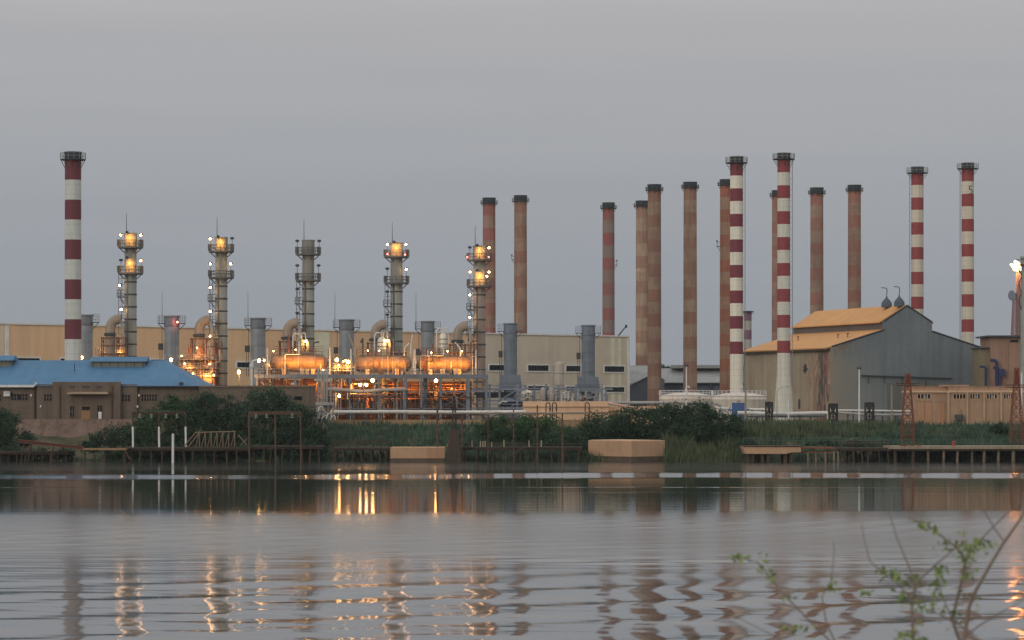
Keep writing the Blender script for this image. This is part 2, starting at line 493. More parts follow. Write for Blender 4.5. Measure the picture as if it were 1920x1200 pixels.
SEG7 = {'5': 'afgcd'}
def chimney(px, D, ytop, ycap, ystart, band, ylow, wpx, label, group, red, white, rust=0.0, flare=0.0, ladder=0, digit=None, bracket=None, off=0.0, capcol=None, wide=True, zb=GZ, dirt=.3):
    k = K(D)
    t = thing('chimney', label, 'chimney', (wx(px, D), D, zb), group=group)
    Z = lambda py: wz(py, D) - zb
    r = wpx * k / 2
    m = band_mat('chimney_bands', red, white, Z(ystart), band * k, Z(ylow), rust, off=off, dirt=dirt)
    rb = r * (1.07 if rust else 1.03)
    prof = [(rb * (1 + flare), -.5)]
    if flare: prof += [(rb * (1 + flare * .45), Z(735)), (rb, Z(700))]
    prof += [(rb + (r - rb) * q, Z(700) + (Z(ycap) - Z(700)) * q) for q in (.2, .5, .8, 1)]
    MB().lathe(prof, 28).build('shaft', m, t, True)
    z0, z1 = Z(ycap), Z(ytop)
    c = MB(); c.lathe([(r * 1.0, z0 - .05), (r * 1.05, z0 + .1), (r * 1.05, z1 - .25), (r * 1.1, z1 - .2), (r * 1.1, z1), (r * .86, z1), (r * .85, z1 - 1.5)], 28, caps=False)
    cap = c.build('sooty_cap', capcol or SOOT_SHADE, t, True)
    rp = r + (8.5 * k if wide else 4.2 * k)
    pl = MB(); pl.lathe([(r * 1.0, z0 - .15), (rp, z0 - .15), (rp, z0 + .02), (r * 1.0, z0 + .02)], 24, caps=False)
    for i in range(8):
        a = i * math.pi / 4
        ca, sa = math.cos(a), math.sin(a)
        pl.tube([(rp * .95 * ca, rp * .95 * sa, z0 - .1), (r * ca, r * sa, z0 - (1.6 if wide else .9))], .06, 4)
    plat = pl.build('platform', STEEL_DARK, t)
    ra = MB()
    hh = Z(ytop) - z0
    hh = hh * (.85 if wide else .5)
    for q in (.5, 1): ra.ring(rp, z0 + hh * q, .045, 24)
    for i in range(14):
        a = 2 * math.pi * i / 14
        ra.tube([(rp * math.cos(a), rp * math.sin(a), z0), (rp * math.cos(a), rp * math.sin(a), z0 + hh)], .05, 4)
    ra.build('railing', STEEL if wide else STEEL_DARK, plat)
    if ladder:
        l = MB()
        x = ladder * (r + .45)
        for dy in (-.25, .25): l.tube([(x, dy - .3, Z(720)), (x, dy - .3, z0)], .05, 4)
        zz = Z(720)
        while zz < z0:
            l.tube([(x, -.55, zz), (x, -.05, zz)], .035, 4)
            l.tube([(ladder * r * .9, -.3, zz), (x, -.3, zz)], .04, 4)
            zz += 1.2
        l.build('ladder', STEEL, t)
    if bracket:
        sd, py = bracket
        b = MB(); z = Z(py)
        b.box((sd * (r + .35), 0, z), (.9, 1.2, .12))
        b.tube([(sd * (r + .7), 0, z), (sd * (r + .7), 0, z + 1.1)], .06, 4)
        b.tube([(sd * (r + .1), 0, z + .9), (sd * (r + .7), 0, z + 1.0)], .05, 4)
        b.tube([(sd * (r + .7), 0, z), (sd * r * .95, 0, z - 1.2)], .06, 4)
        b.sphere((sd * (r + .7), 0, z + 1.3), .22, 8, 5)
        b.build('lamp_bracket', STEEL_DARK, t)
    if digit:
        # painted numeral wrapped on the shell
        d = MB(); py, a0 = digit
        zc = Z(py); h = 1.35; wdt = .95
        rr = r * 1.012
        def P(u, v): return (rr * math.sin(a0 + u / rr), -rr * math.cos(a0 + u / rr), zc + v)
        segs = [[(.45, 1), (-.4, 1)], [(-.4, 1), (-.42, .12)], [(-.42, .12), (.1, .2), (.42, -.1), (.46, -.5), (.2, -.9), (-.15, -1), (-.45, -.85)]]
        for sg in segs:
            d.tube([P(u * wdt, v * h * .75) for u, v in sg], .11, 4)
        d.build('painted_numeral', SOOT_SHADE, t)
    return t

RED, WHT, SIL = A(90, 45, 51), A(168, 170, 165), A(190, 186, 172)
PG = 'red and white banded steel chimneys'
chimney(137, 540, 285, 299, 300.5, 37.3, 637, 30.5, 'thick red and silver banded chimney standing alone behind the blue roofed building', PG, RED, WHT, off=1)
chimney(1381, 625, 293.5, 305, 306, 23.9, 664, 24, 'bright red and white banded chimney overlapping a rusty chimney on its left', PG, A(100, 46, 54), SIL, ladder=1, off=2)
chimney(1469.5, 615, 287, 298, 299.5, 24.25, 662, 24, 'tallest red and white banded chimney with a flared foot before the orange roofed hall', PG, A(116, 52, 56), A(172, 170, 160), ladder=1, flare=.55, off=3)
chimney(1720, 735, 313, 324, 324.5, 23.2, 900, 23, 'red and white banded chimney rising right behind the ridge of the orange roofed hall', PG, A(120, 56, 58), A(172, 167, 154), ladder=-1, off=4)
chimney(1814.5, 725, 305.5, 316, 317, 23.5, 900, 23, 'rightmost red and white banded chimney with a dark numeral near its top', PG, A(120, 54, 56), A(172, 167, 154), ladder=-1, digit=(357, .35), off=5)
RG = 'rusty banded chimneys'
RR, RW = A(132, 96, 84), A(142, 122, 106)
rr2 = A(140, 78, 76)
def rusty(px, D, ytop, w, label, red, white, rust, bracket=None, off=0):
    chimney(px, D, ytop, ytop + 10.5, ytop + 10.5, 23.3, 1200, w, label, RG, red, white, rust=rust, wide=False, bracket=bracket, off=off, dirt=.45)
rusty(917, 800, 371, 23.5, 'rusty chimney half hidden behind the lit exhaust stack at the end of the drums', rr2, RW, .55, off=11)
rusty(976, 800, 366.5, 23.5, 'brown weathered chimney behind the tan hall with a small bracket on its left', A(134, 98, 84), RW, .55, (-1, 487), off=12)
rusty(1141, 800, 380, 22, 'grey chimney with clean pink bands behind the right end of the tan hall', A(128, 66, 68), A(112, 110, 104), .34, (1, 497), off=13)
rusty(1203.5, 780, 376.5, 22, 'rusty banded chimney ending behind a shed roof, tucked behind a taller one', RR, A(158, 142, 120), .38, off=14)
rusty(1227, 655, 346, 24.5, 'dark brown rusty chimney in front of another at the corner of the tan hall', A(120, 84, 72), A(136, 118, 102), .55, off=15)
rusty(1294, 665, 341.5, 24.5, 'lone rusty chimney standing between the grey sheds with wide gaps on both sides', RR, A(146, 130, 112), .45, off=16)
rusty(1361, 680, 336.5, 22, 'rust red chimney mostly hidden behind a bright banded one', A(146, 84, 64), A(148, 126, 106), .42, (-1, 462), off=17)
rusty(1457.5, 720, 357, 20, 'thin sliver of rusty chimney showing left of the tallest banded one', A(132, 88, 76), RW, .5, off=18)
rusty(1531.5, 745, 352, 24, 'rusty brown chimney above the left end of the orange roof', A(136, 88, 78), A(140, 124, 108), .5, off=19)
rusty(1602, 745, 347, 24, 'rusty red brown chimney above the middle of the orange roof', A(140, 90, 76), A(140, 124, 108), .5, off=20)
# short distant one
chimney(1402, 900, 583, 584.5, 584, 17.5, 1300, 14.5, 'short far banded chimney low behind the left eave of the orange roof', PG, A(100, 72, 88), A(140, 138, 132), off=7, wide=False)

# ------------------------------------------------------------------ beige hall line (recedes to the right)
def hallD(p): return 1.0 / (1 / 620.0 + (1 / 746.0 - 1 / 620.0) * (p / 1180.0))

def flood(t, loc, state, aim=(0, -1), pole=None, watts=0, size=.3, red=False):
    """flood lamp: housing with a glowing or dead lens"""
    x, y, z = loc
    h = MB()
    h.lathe([(.12, -.05), (.36, .0), (.42, .28), (.3, .42), (.1, .48)], 10, (x, y, z))
    if pole is not None: h.tube([(x, y + .1, pole), (x, y + .1, z)], .055, 5)
    o = h.build('flood_lamp', STEEL_DARK, t)
    if state:
        b = MB(); b.sphere((x, y - .28, z + .08), size, 10, 6, .9)
        b.build('bulb', BULBR if red else BULB, o)
        if watts:
            lamp_light(t, (x, y - .75, z), watts, (1, .2, .15) if red else (1.0, .55, .2), .25, (-x * .5, 1, -.2))
    return o

# ------------------------------------------------------------------ gas turbine stub stacks
def stub_stack(px, ytop, label, antenna=None, bluish=False, redlamp=False, wbody=27.5):
    D = hallD(px) * 0.95; k = K(D)
    t = thing('turbine_exhaust_stack', label, 'exhaust stack', (wx(px, D), D, GZ), group='grey stub stacks in front of the tan hall')
    Z = lambda py: wz(py, D) - GZ
    r = wbody * k / 2
    m = STEEL_BLUE if bluish else mat('stub_stack_steel', A(126, 131, 136), A(96, 100, 104), .55, .1, .3, .4)
    s = MB()
    prof = [(r, -.2)]
    zt, zn = Z(ytop), Z(ytop + 19)
    zz = Z(ytop + 145)
    step = 19 * k
    while zz < zn - .3:
        prof += [(r, zz - .12), (r * 1.05, zz - .12), (r * 1.05, zz + .12), (r, zz + .12)]
        zz += step
    prof += [(r, zn)]
    s.lathe(prof, 24).build('shaft', m, t, True)
    h = MB()
    h.lathe([(r * .98, zn - .3), (r * 1.07, zn), (r * 1.07, zn + .3), (r * 1.03, zn + .35), (r * 1.03, zt - .4), (r * 1.12, zt - .3), (r * 1.12, zt), (r * .9, zt), (r * .88, zt - 1.4)], 24, caps=False)
    h.build('head', STEEL_BLUE if bluish else mat('stub_head_steel', A(108, 112, 118), A(84, 88, 92), .6, .1, .3, .4), t, True)
    for sd in (-1, 1):
        x0, x1 = sd * r * 1.0, sd * (r + 11 * k)
        p = MB()
        p.box(((x0 + x1) / 2, 0, zn + .5), (abs(x1 - x0), 2.2, .15))
        p.tube([(x1, 0, zn + .4), (sd * r, 0, zn - .9)], .07, 4)
        pf = p.build('side_platform', STEEL_DARK, t)
        q = MB()
        for hz in (.6, 1.2, 1.7):
            q.tube([(x0, -1.1, zn + .5 + hz), (x1, -1.1, zn + .5 + hz), (x1, 1.1, zn + .5 + hz)], .045, 4)
        for u in (0, .33, .66, 1):
            q.tube([(x0 + (x1 - x0) * u, -1.1, zn + .5), (x0 + (x1 - x0) * u, -1.1, zn + 2.2)], .05, 4)
        q.tube([(x1, 1.1, zn + .5), (x1, 1.1, zn + 2.2)], .05, 4)
        q.build('railing', STEEL, pf)
    if antenna:
        a = MB(); xa = (antenna[0] - px) * k
        a.tube([(xa, 0, zn + .5), (xa, 0, Z(antenna[1]))], [.07, .03], 5)
        a.build('lightning_rod', STEEL_DARK, t)
    # inspection cabinet and ladder on the left flank
    l = MB()
    xl = -r - .5
    l.box((xl - .25, -.2, Z(ytop + 58)), (1.0, 1.2, 12 * k))
    l.tube([(xl, 0, Z(ytop + 110)), (xl, 0, zn)], .06, 4)
    l.tube([(xl - .45, 0, Z(ytop + 110)), (xl - .45, 0, Z(ytop + 52))], .06, 4)
    l.build('ladder_landing', STEEL_DARK, t)
    if bluish:
        b = MB()
        zb0, zb1 = Z(ytop + 122), Z(ytop + 97)
        b.prism([(-r * 1.75, -r, zb0), (r * 1.75, -r, zb0), (r * 1.5, -r, zb1), (-r * 1.5, -r, zb1)], (0, 2.4 * r, 0))
        b.box((0, .3, Z(ytop + 124)), (r * 4.2, r * 3, .4))
        for u in (-1.4, 1.4): b.tube([(u * r, -r, Z(ytop + 124)), (u * r * .9, -r, -.1)], .3, 6)
        bo = b.build('inlet_duct', STEEL_BLUE, t)
        q = MB()
        for hz in (.7, 1.4):
            q.tube([(-r * 2, -r * 1.35, zb0 + hz), (r * 2, -r * 1.35, zb0 + hz)], .045, 4)
        for i in range(9):
            u = -2 + i * .5
            q.tube([(u * r, -r * 1.35, zb0), (u * r, -r * 1.35, zb0 + 1.4)], .045, 4)
        q.build('railing', STEEL_BLUE, bo)
    if redlamp:
        flood(t, (r * .9, -r * .9, Z(605)), True, watts=50, red=True, size=.26)
    return t

stub_stack(160, 590, 'grey stub stack partly hidden behind the thick banded chimney')
stub_stack(322, 592, 'grey stub stack with a red warning lamp on its head', (304, 546), redlamp=True)
stub_stack(484, 596, 'clean blue grey stub stack between the second and third tall exhaust stacks', (465, 546))
stub_stack(650, 599, 'grey stub stack above the gap between the first two lit drums', (628, 548))
stub_stack(802, 602, 'shorter looking grey stub stack behind the domed white vessel', (780, 549), wbody=25)
stub_stack(957, 606, 'left one of the two blue grey stub stacks with wide duct feet', bluish=True, wbody=25)
stub_stack(1103, 609.5, 'blue grey stub stack with a wide foot near the right end of the tan wall', bluish=True, wbody=25)

# ------------------------------------------------------------------ tall boiler stacks with lamps
ORG = (1.0, .40, .06)
def lit_stack(px, ytop, D, label, top_lit, mid_lit, lamps, antenna, sooted=False):
    """lamps: (dx, dy, state) measured from stack axis and its top; state 0 dead, 1 lit, 2 red"""
    k = K(D)
    t = thing('boiler_stack', label, 'exhaust stack', (wx(px, D), D, GZ), group='tall boiler exhaust stacks with lamp platforms')
    Z = lambda dy: wz(ytop + dy, D) - GZ
    m = PINKCLAD if sooted else CLAD
    r = 11.3 * k
    s = MB(); s.mi = 0
    s.lathe([(r, -.3), (r, Z(74))], 24)
    s.mi = 1
    dy = 92
    while dy < 300:
        s.lathe([(r, Z(dy) - .16), (r * 1.06, Z(dy) - .14), (r * 1.06, Z(dy) + .14), (r, Z(dy) + .16)], 24, caps=False); dy += 23.3
    s.build('shaft', [m, STEEL_DARK], t, True)
    mm = mat('upper_shaft_steel', A(116, 118, 112), A(98, 98, 94), .6, .1, .3, .3, fine=.08)
    b = MB(); b.lathe([(r * 1.0, Z(76)), (r * .98, Z(26))], 24); b.build('neck', mm, t, True)
    b = MB(); b.lathe([(r * .99, Z(26)), (r * 1.05, Z(24)), (r * 1.05, Z(1.5)), (r * 1.12, Z(1.4)), (r * 1.12, Z(0)), (r * .9, Z(0)), (r * .88, Z(8))], 24, caps=False)
    b.build('upper_barrel', mm, t, True)
    for dyp in (26, 75):
        zp = Z(dyp); rp = 23.5 * k
        p = MB()
        p.lathe([(r, zp - .35), (rp, zp - .3), (rp, zp + .02), (r, zp + .02)], 12, caps=False)
        for i in range(6):
            a = i * math.pi / 3
            p.tube([(rp * .9 * math.cos(a), rp * .9 * math.sin(a), zp - .2), (r * math.cos(a), r * math.sin(a), Z(dyp + 11))], .1, 4)
        pf = p.build('platform', PLATE, t)
        q = MB()
        for hz in (.65, 1.25): q.ring(rp, zp + hz, .06, 12)
        for i in range(12):
            a = 2 * math.pi * i / 12
            q.tube([(rp * math.cos(a), rp * math.sin(a), zp), (rp * math.cos(a), rp * math.sin(a), zp + 1.3)], .07, 4)
        q.build('railing', PLATE, pf)
        c = MB()
        for sx in (-1, 1):
            c = MB(); c.box((sx * rp * .87, -.8, zp + .75), (.75, .8, 1.3)); c.build('control_box', PLATE, pf)
    l = MB()
    for xx in (-.33 * r, -.5 * r):
        l.tube([(xx, -r * 1.02, -.2), (xx, -r * 1.02, Z(76))], .07, 4)
    xl = -r - .75
    for dx in (-.4, .25): l.tube([(xl + dx, -.2, Z(190)), (xl + dx, -.2, Z(75))], .06, 4)
    zz = Z(190)
    while zz < Z(78):
        l.tube([(xl - .4, -.2, zz), (-r * .97, -.2, zz)], .045, 4); zz += 1.1
    l.build('ladder', mat('ladder_steel', A(105, 98, 92), None, .7), t)
    for dyp in (120, 167):
        g = MB(); z = Z(dyp)
        x0, x1 = -r - 12.5 * k, -r * .9
        g.box(((x0 + x1) / 2, -.3, z), (x1 - x0, 1.6, .22))
        for hz in (.7, 1.35): g.tube([(x1, -1.1, z + hz), (x0, -1.1, z + hz), (x0, .5, z + hz)], .06, 4)
        for xx in (x0, (x0 + x1) / 2): g.tube([(xx, -1.1, z), (xx, -1.1, z + 1.35)], .08, 4)
        g.tube([(x0 + .3, -.3, z), (-r, -.3, z - 1.4)], .08, 4)
        g.build('landing', PLATE, t)
    if antenna:
        a = MB(); a.tube([(-8 * k, 0, Z(6)), (-8 * k, 0, Z(-38))], [.09, .035], 5); a.build('lightning_rod', STEEL_DARK, t)
    for dx, dy, st in lamps:
        on = st > 0
        pole = Z(26) if dy < 26 else Z(75) if dy < 75 else Z(120) if dy < 120 else Z(167) if dy < 167 else Z(200)
        flood(t, (dx * k, -.9, Z(dy + 2)), on, pole=min(pole, Z(dy + 2)), watts=(16 if on else 0) * (1.5 if st == 2 else 1), red=st == 2, size=.2 if st != 2 else .18)
    for lit, dy in ((top_lit, 2), (mid_lit, 49)):
        if lit:
            h = MB(); h.lathe([(.1, 0), (.3, .05), (.34, .3), (.2, .5)], 8, (-.35 * r, -r - 1.05, Z(dy)))
            h.tube([(-.35 * r, -r * .9, Z(dy) + .3), (-.35 * r, -r - 1.0, Z(dy) + .3)], .05, 4)
            h.build('downlight', SOOT_SHADE, t)
            lamp_light(t, (-.05 * r, -r - 1.7, Z(dy + 3)), 330, ORG, .4, (0, 1, -.8), 105)
            lamp_light(t, (-.05 * r, -r - 1.3, Z(dy + 10)), 80, ORG, .4, (0, 1, -.3), 100)
    return t

lit_stack(245, 437, 560, 'tall stack with both upper barrels glowing yellow, above the blue roof', True, True,
          [(-17, 3, 1), (20.5, 3, 1), (-17, 51, 0), (20.5, 51, 1), (-19, 97, 1), (-16, 142, 1)], True)
lit_stack(415, 445, 571, 'tall stack with only its top barrel glowing and white lamps down its left side', True, False,
          [(-19.5, 2, 1), (21, 2, 0), (-19.5, 49, 1), (18.5, 49, 1), (-19.5, 93, 1), (-19.5, 138, 1), (-19.5, 184, 1)], True)
lit_stack(578, 450, 582, 'tall stack with no lamp lit on it, dull grey barrels', False, False,
          [(-20, 2, 0), (21, 2, 0), (-20, 48, 0), (20, 48, 0), (-20, 92, 0), (-20, 137, 0)], True)
lit_stack(743.5, 455, 593, 'tall stack with a glowing top barrel above two red lamps', True, False,
          [(-16.5, 2.5, 1), (18, 2.5, 1), (-16.5, 20.5, 2), (16.5, 21.5, 2), (-17, 49, 0), (18.5, 49, 1), (-17, 92, 0), (-17, 135, 0)], True)
lit_stack(899, 461, 604, 'tall sooted stack with two glowing barrels in front of a rusty chimney', True, True,
          [(-18, 3, 0), (18, 3, 1), (-23, 20, 2), (17.5, 20, 2), (-17.5, 48, 1), (18, 48, 1), (14, 56, 1), (-18, 91, 1), (-18, 133, 1), (-18, 177, 1)], True, True)

# ------------------------------------------------------------------ bent exhaust ducts beside the tall stacks
def bent_duct(px, ytop, D, ybot, label, lit=False):
    k = K(D)
    t = thing('bent_duct', label, 'duct', (wx(px, D), D, GZ), group='hooked exhaust ducts beside the tall stacks')
    Z = lambda py: wz(py, D) - GZ
    r = 9.5 * k
    pts = [(0, 0, Z(ybot)), (0, 0, Z(ytop + 32))]
    R = 17 * k
    for i in range(1, 8):
        a = i / 7 * math.radians(100)
        pts.append((R - R * math.cos(a), 0, Z(ytop + 28) + R * 1.05 * math.sin(a)))
    mduct = mat('duct_lagging', A(136, 126, 114), A(108, 94, 82), .7, .05, .4, .4)
    MB().tube(pts, r * .97, 18).build('duct', mduct, t, True)
    f = MB(); f.lathe([(r, Z(ytop + 42)), (r * 1.28, Z(ytop + 41)), (r * 1.28, Z(ytop + 37)), (r, Z(ytop + 36))], 18)
    f.build('flange', STEEL_DARK, t, True)
    q = MB()
    q.tube([(1.05 * R, -.2, Z(ytop + 12)), (1.35 * R, -.2, Z(ytop + 22)), (1.45 * R, -.2, Z(ytop + 48)), (1.3 * R, -.2, Z(ytop + 60))], 3.2 * k, 10)
    q.tube([(1.3 * r, -r, Z(ytop + 38)), (1.35 * r, -r, Z(ybot))], 1.4 * k, 6)
    q.build('drain_pipe', PIPEG, t, True)
    fr = MB()
    for xx in (-1.5 * r, 1.5 * r, 3.2 * r):
        for yy in (-1.4 * r, 1.4 * r): fr.tube([(xx, yy, Z(ybot)), (xx, yy, Z(ytop + 44))], .12, 4)
        fr.box((xx, 0, Z(ytop + 52)), (.16, 2.9 * r, .2))
    for py in (ytop + 46, ytop + 60, ytop + 76):
        if py < ybot:
            fr.box((.8 * r, -1.4 * r, Z(py)), (5.0 * r, .16, .2)); fr.box((.8 * r, 1.4 * r, Z(py)), (5.0 * r, .16, .2))
    fr.build('support_frame', RUST, t)
    return t
bent_duct(207, 588, 556, 700, 'hooked duct left of the two-lamp stack above the blue roof')
bent_duct(374, 590, 567, 720, 'hooked duct left of the stack with the single glowing barrel')
bent_duct(539, 595, 578, 672, 'hooked duct beside the unlit stack above the first drum')
bent_duct(704, 598, 589, 672, 'hooked duct above the middle drum')
bent_duct(858, 601, 600, 672, 'hooked duct above the last drum beside the sooted stack')
# ------------------------------------------------------------------ long tan hall, receding to the right
def hall():
    P0, P1 = -75.0, 1180.0
    a = Vector((wx(P0, hallD(P0)), hallD(P0), 0)); b = Vector((wx(P1, hallD(P1)), hallD(P1), 0))
    d = (b - a); L = d.length; th = math.atan2(d.y, d.x)
    t = thing('generator_hall', 'long windowed tan sheet metal hall behind the boiler stacks', 'hall', (a.x, a.y, GZ), th)
    H = wz(608, 620) - GZ
    def U(px):
        D = hallD(px); return (Vector((wx(px, D), D, 0)) - a).dot(d) / L
    def ZZ(px, py): return wz(py, hallD(px)) - GZ
    mw = mat('tan_sheet_cladding', A(176, 167, 150), A(160, 150, 135), .75, 0, .08, .3, .5, .12, sheet=1.1)
    mo = mat('ochre_sheet_cladding', A(214, 164, 130), A(192, 146, 114), .75, 0, .08, .3, .5, .12, sheet=1.1)
    mt = mat('pale_trim', A(212, 204, 188), None, .7)
    w = MB(); w.span((U(905), 0, -.3), (L, 32, H)); w.build('wall', mw, t)
    w = MB(); w.span((U(13), 0, -.3), (U(905), 32, H)); w.build('wall', mo, t)
    w = MB(); w.span((0, 0, -.3), (U(13), 32, H)); w.build('wall', mat('stone_sheet_cladding', A(186, 172, 150), A(164, 150, 130), .75, 0, .08, .3, .5, .12, sheet=1.1), t)
    w = MB(); w.span((-.2, -.25, H), (L + .2, 32.2, H + .35))
    w.build('roof', mt, t)
    for xx, ww in ((L - .35, .7), (U(13), .9)):
        tr = MB(); tr.box((xx, -.1, H / 2 - .2), (ww, .2, H - .1)); tr.build('corner_trim', mt, t)
    for p0, p1 in ((591, 618), (1146, 1152), (1160, 1164)):
        pn = MB(); pn.span((U(p0), -.07, 1), (U(p1), 0.02, H - .3))
        pn.build('pale_panel', mat('pale_sheet', A(208, 190, 166), None, .7), t)
    win = [(28, 74, 671.5, 682), (113, 146, 672.5, 683), (282, 310, 674.5, 685), (444, 476, 679.5, 689), (775, 800, 682, 691.5),
           (917, 945, 684.5, 694.5), (989.5, 1028, 685, 695.5), (1061, 1088, 686, 696.5), (1133, 1170, 686.8, 697.3),
           (989.5, 1028, 724, 732), (1061, 1080, 725, 733), (1133, 1170, 726, 735)]
    for p0, p1, y0, y1 in win:
        pc = (p0 + p1) / 2
        u0, u1, z0, z1 = U(p0), U(p1), ZZ(pc, y1), ZZ(pc, y0)
        f = MB()
        e = .32
        for s in ((u0 - e, z0 - e, u1 + e, z0), (u0 - e, z1, u1 + e, z1 + e), (u0 - e, z0, u0, z1), (u1, z0, u1 + e, z1)):
            f.span((s[0], -.18, s[1]), (s[2], -.02, s[3]))
        fr = f.build('window', mt, t)
        g = MB(); g.span((u0, -.09, z0), (u1, -.03, z1)); g.build('pane', GLASS, fr)
        mu = MB(); n = max(2, int((u1 - u0) / 1.0))
        mu.span((u0, -.128, z1 - .07), (u1, -.092, z1 - .002))
        for i in range(1, n): mu.span((u0 + (u1 - u0) * i / n - .05, -.13, z0), (u0 + (u1 - u0) * i / n + .05, -.091, z1))
        mu.build('mullion', STEEL_DARK, fr)
hall()

# ------------------------------------------------------------------ orange roofed hall
def stain_base(name, col, col2):
    m, nt, p = new_mat(name)
    p.inputs['Roughness'].default_value = .92; p.inputs['Specular IOR Level'].default_value = .15
    tc = nd(nt, 'ShaderNodeTexCoord'); sp = nd(nt, 'ShaderNodeSeparateXYZ'); nt.links.new(tc.outputs['Object'], sp.inputs[0])
    c = mixc(nt, math_node(nt, 'MULTIPLY', noise(nt, (.07, .07, .07), 5, .65, .38, .68, .4), .8), col, col2)
    c = mixc(nt, math_node(nt, 'MULTIPLY', noise(nt, (.5, .5, .03), 4, .6, .45, .75, 0, 3), .5), c, tuple(v * .62 for v in col2))
    c = mixc(nt, math_node(nt, 'MULTIPLY', noise(nt, (1.2, 1.2, 1.2), 3, .6, .35, .7, 0, 9), .25), c, tuple(v * .6 for v in col))
    return m, nt, p, sp, c

def ramp01(nt, v, a, b):
    mr = nd(nt, 'ShaderNodeMapRange', interpolation_type='SMOOTHSTEP')
    mr.inputs['From Min'].default_value = a; mr.inputs['From Max'].default_value = b
    nt.links.new(v, mr.inputs['Value']); return mr.outputs[0]

def scarred_render():
    """brown render whose last bays before the corner are torn to brick, rust and soot"""
    m, nt, p, sp, c = stain_base('scarred_brown_render', A(152, 141, 122), A(124, 113, 97))
    y, z = sp.outputs[1], sp.outputs[2]
    wob = math_node(nt, 'MULTIPLY', noise(nt, (1, .35, .22), 4, .6, .2, .8, .6, 21), 7.0)
    near = math_node(nt, 'SUBTRACT', 1.0, ramp01(nt, math_node(nt, 'ADD', y, wob), 12.0, 21.0))
    red = ramp01(nt, noise(nt, (1, .55, .16), 5, .65, .25, .75, .8, 31), .42, .62)
    c = mixc(nt, math_node(nt, 'MULTIPLY', math_node(nt, 'MULTIPLY', red, near), .85), c, A(128, 92, 76))
    pale = ramp01(nt, noise(nt, (1, .7, .35), 4, .6, .3, .7, .5, 47), .62, .78)
    c = mixc(nt, math_node(nt, 'MULTIPLY', math_node(nt, 'MULTIPLY', pale, near), .6), c, A(156, 142, 126))
    d = math_node(nt, 'ABSOLUTE', math_node(nt, 'SUBTRACT', math_node(nt, 'ADD', y, math_node(nt, 'MULTIPLY', noise(nt, (1, .1, .3), 4, .6, .2, .8, .4, 5), 2.6)), 6.2))
    streak = math_node(nt, 'SUBTRACT', 1.0, ramp01(nt, d, 1.0, 4.0))
    streak = math_node(nt, 'MULTIPLY', streak, ramp01(nt, noise(nt, (1, .9, .14), 5, .7, .25, .75, .4, 63), .25, .6))
    c = mixc(nt, math_node(nt, 'MULTIPLY', streak, .85), c, A(58, 55, 56))
    nt.links.new(c, p.inputs['Base Color'])
    return m

def stained_gable():
    m, nt, p, sp, c = stain_base('stained_grey_gable', A(102, 109, 112), A(86, 93, 98))
    u = math_node(nt, 'ADD', sp.outputs[0], math_node(nt, 'MULTIPLY', sp.outputs[2], .22))
    u = math_node(nt, 'ADD', u, math_node(nt, 'MULTIPLY', noise(nt, (.16, .16, .12), 5, .65, .2, .8, .5, 12), 6.0))
    f = math_node(nt, 'SUBTRACT', 1.0, ramp01(nt, u, 5.0, 12.5))
    c = mixc(nt, math_node(nt, 'MULTIPLY', f, .75), c, A(126, 112, 98))
    g = math_node(nt, 'SUBTRACT', 1.0, ramp01(nt, math_node(nt, 'ADD', u, math_node(nt, 'MULTIPLY', sp.outputs[2], .5)), 12.0, 30.0))
    c = mixc(nt, math_node(nt, 'MULTIPLY', g, .4), c, A(122, 122, 112))
    # square weathering panels of the sheeting
    nt.links.new(c, p.inputs['Base Color'])
    return m

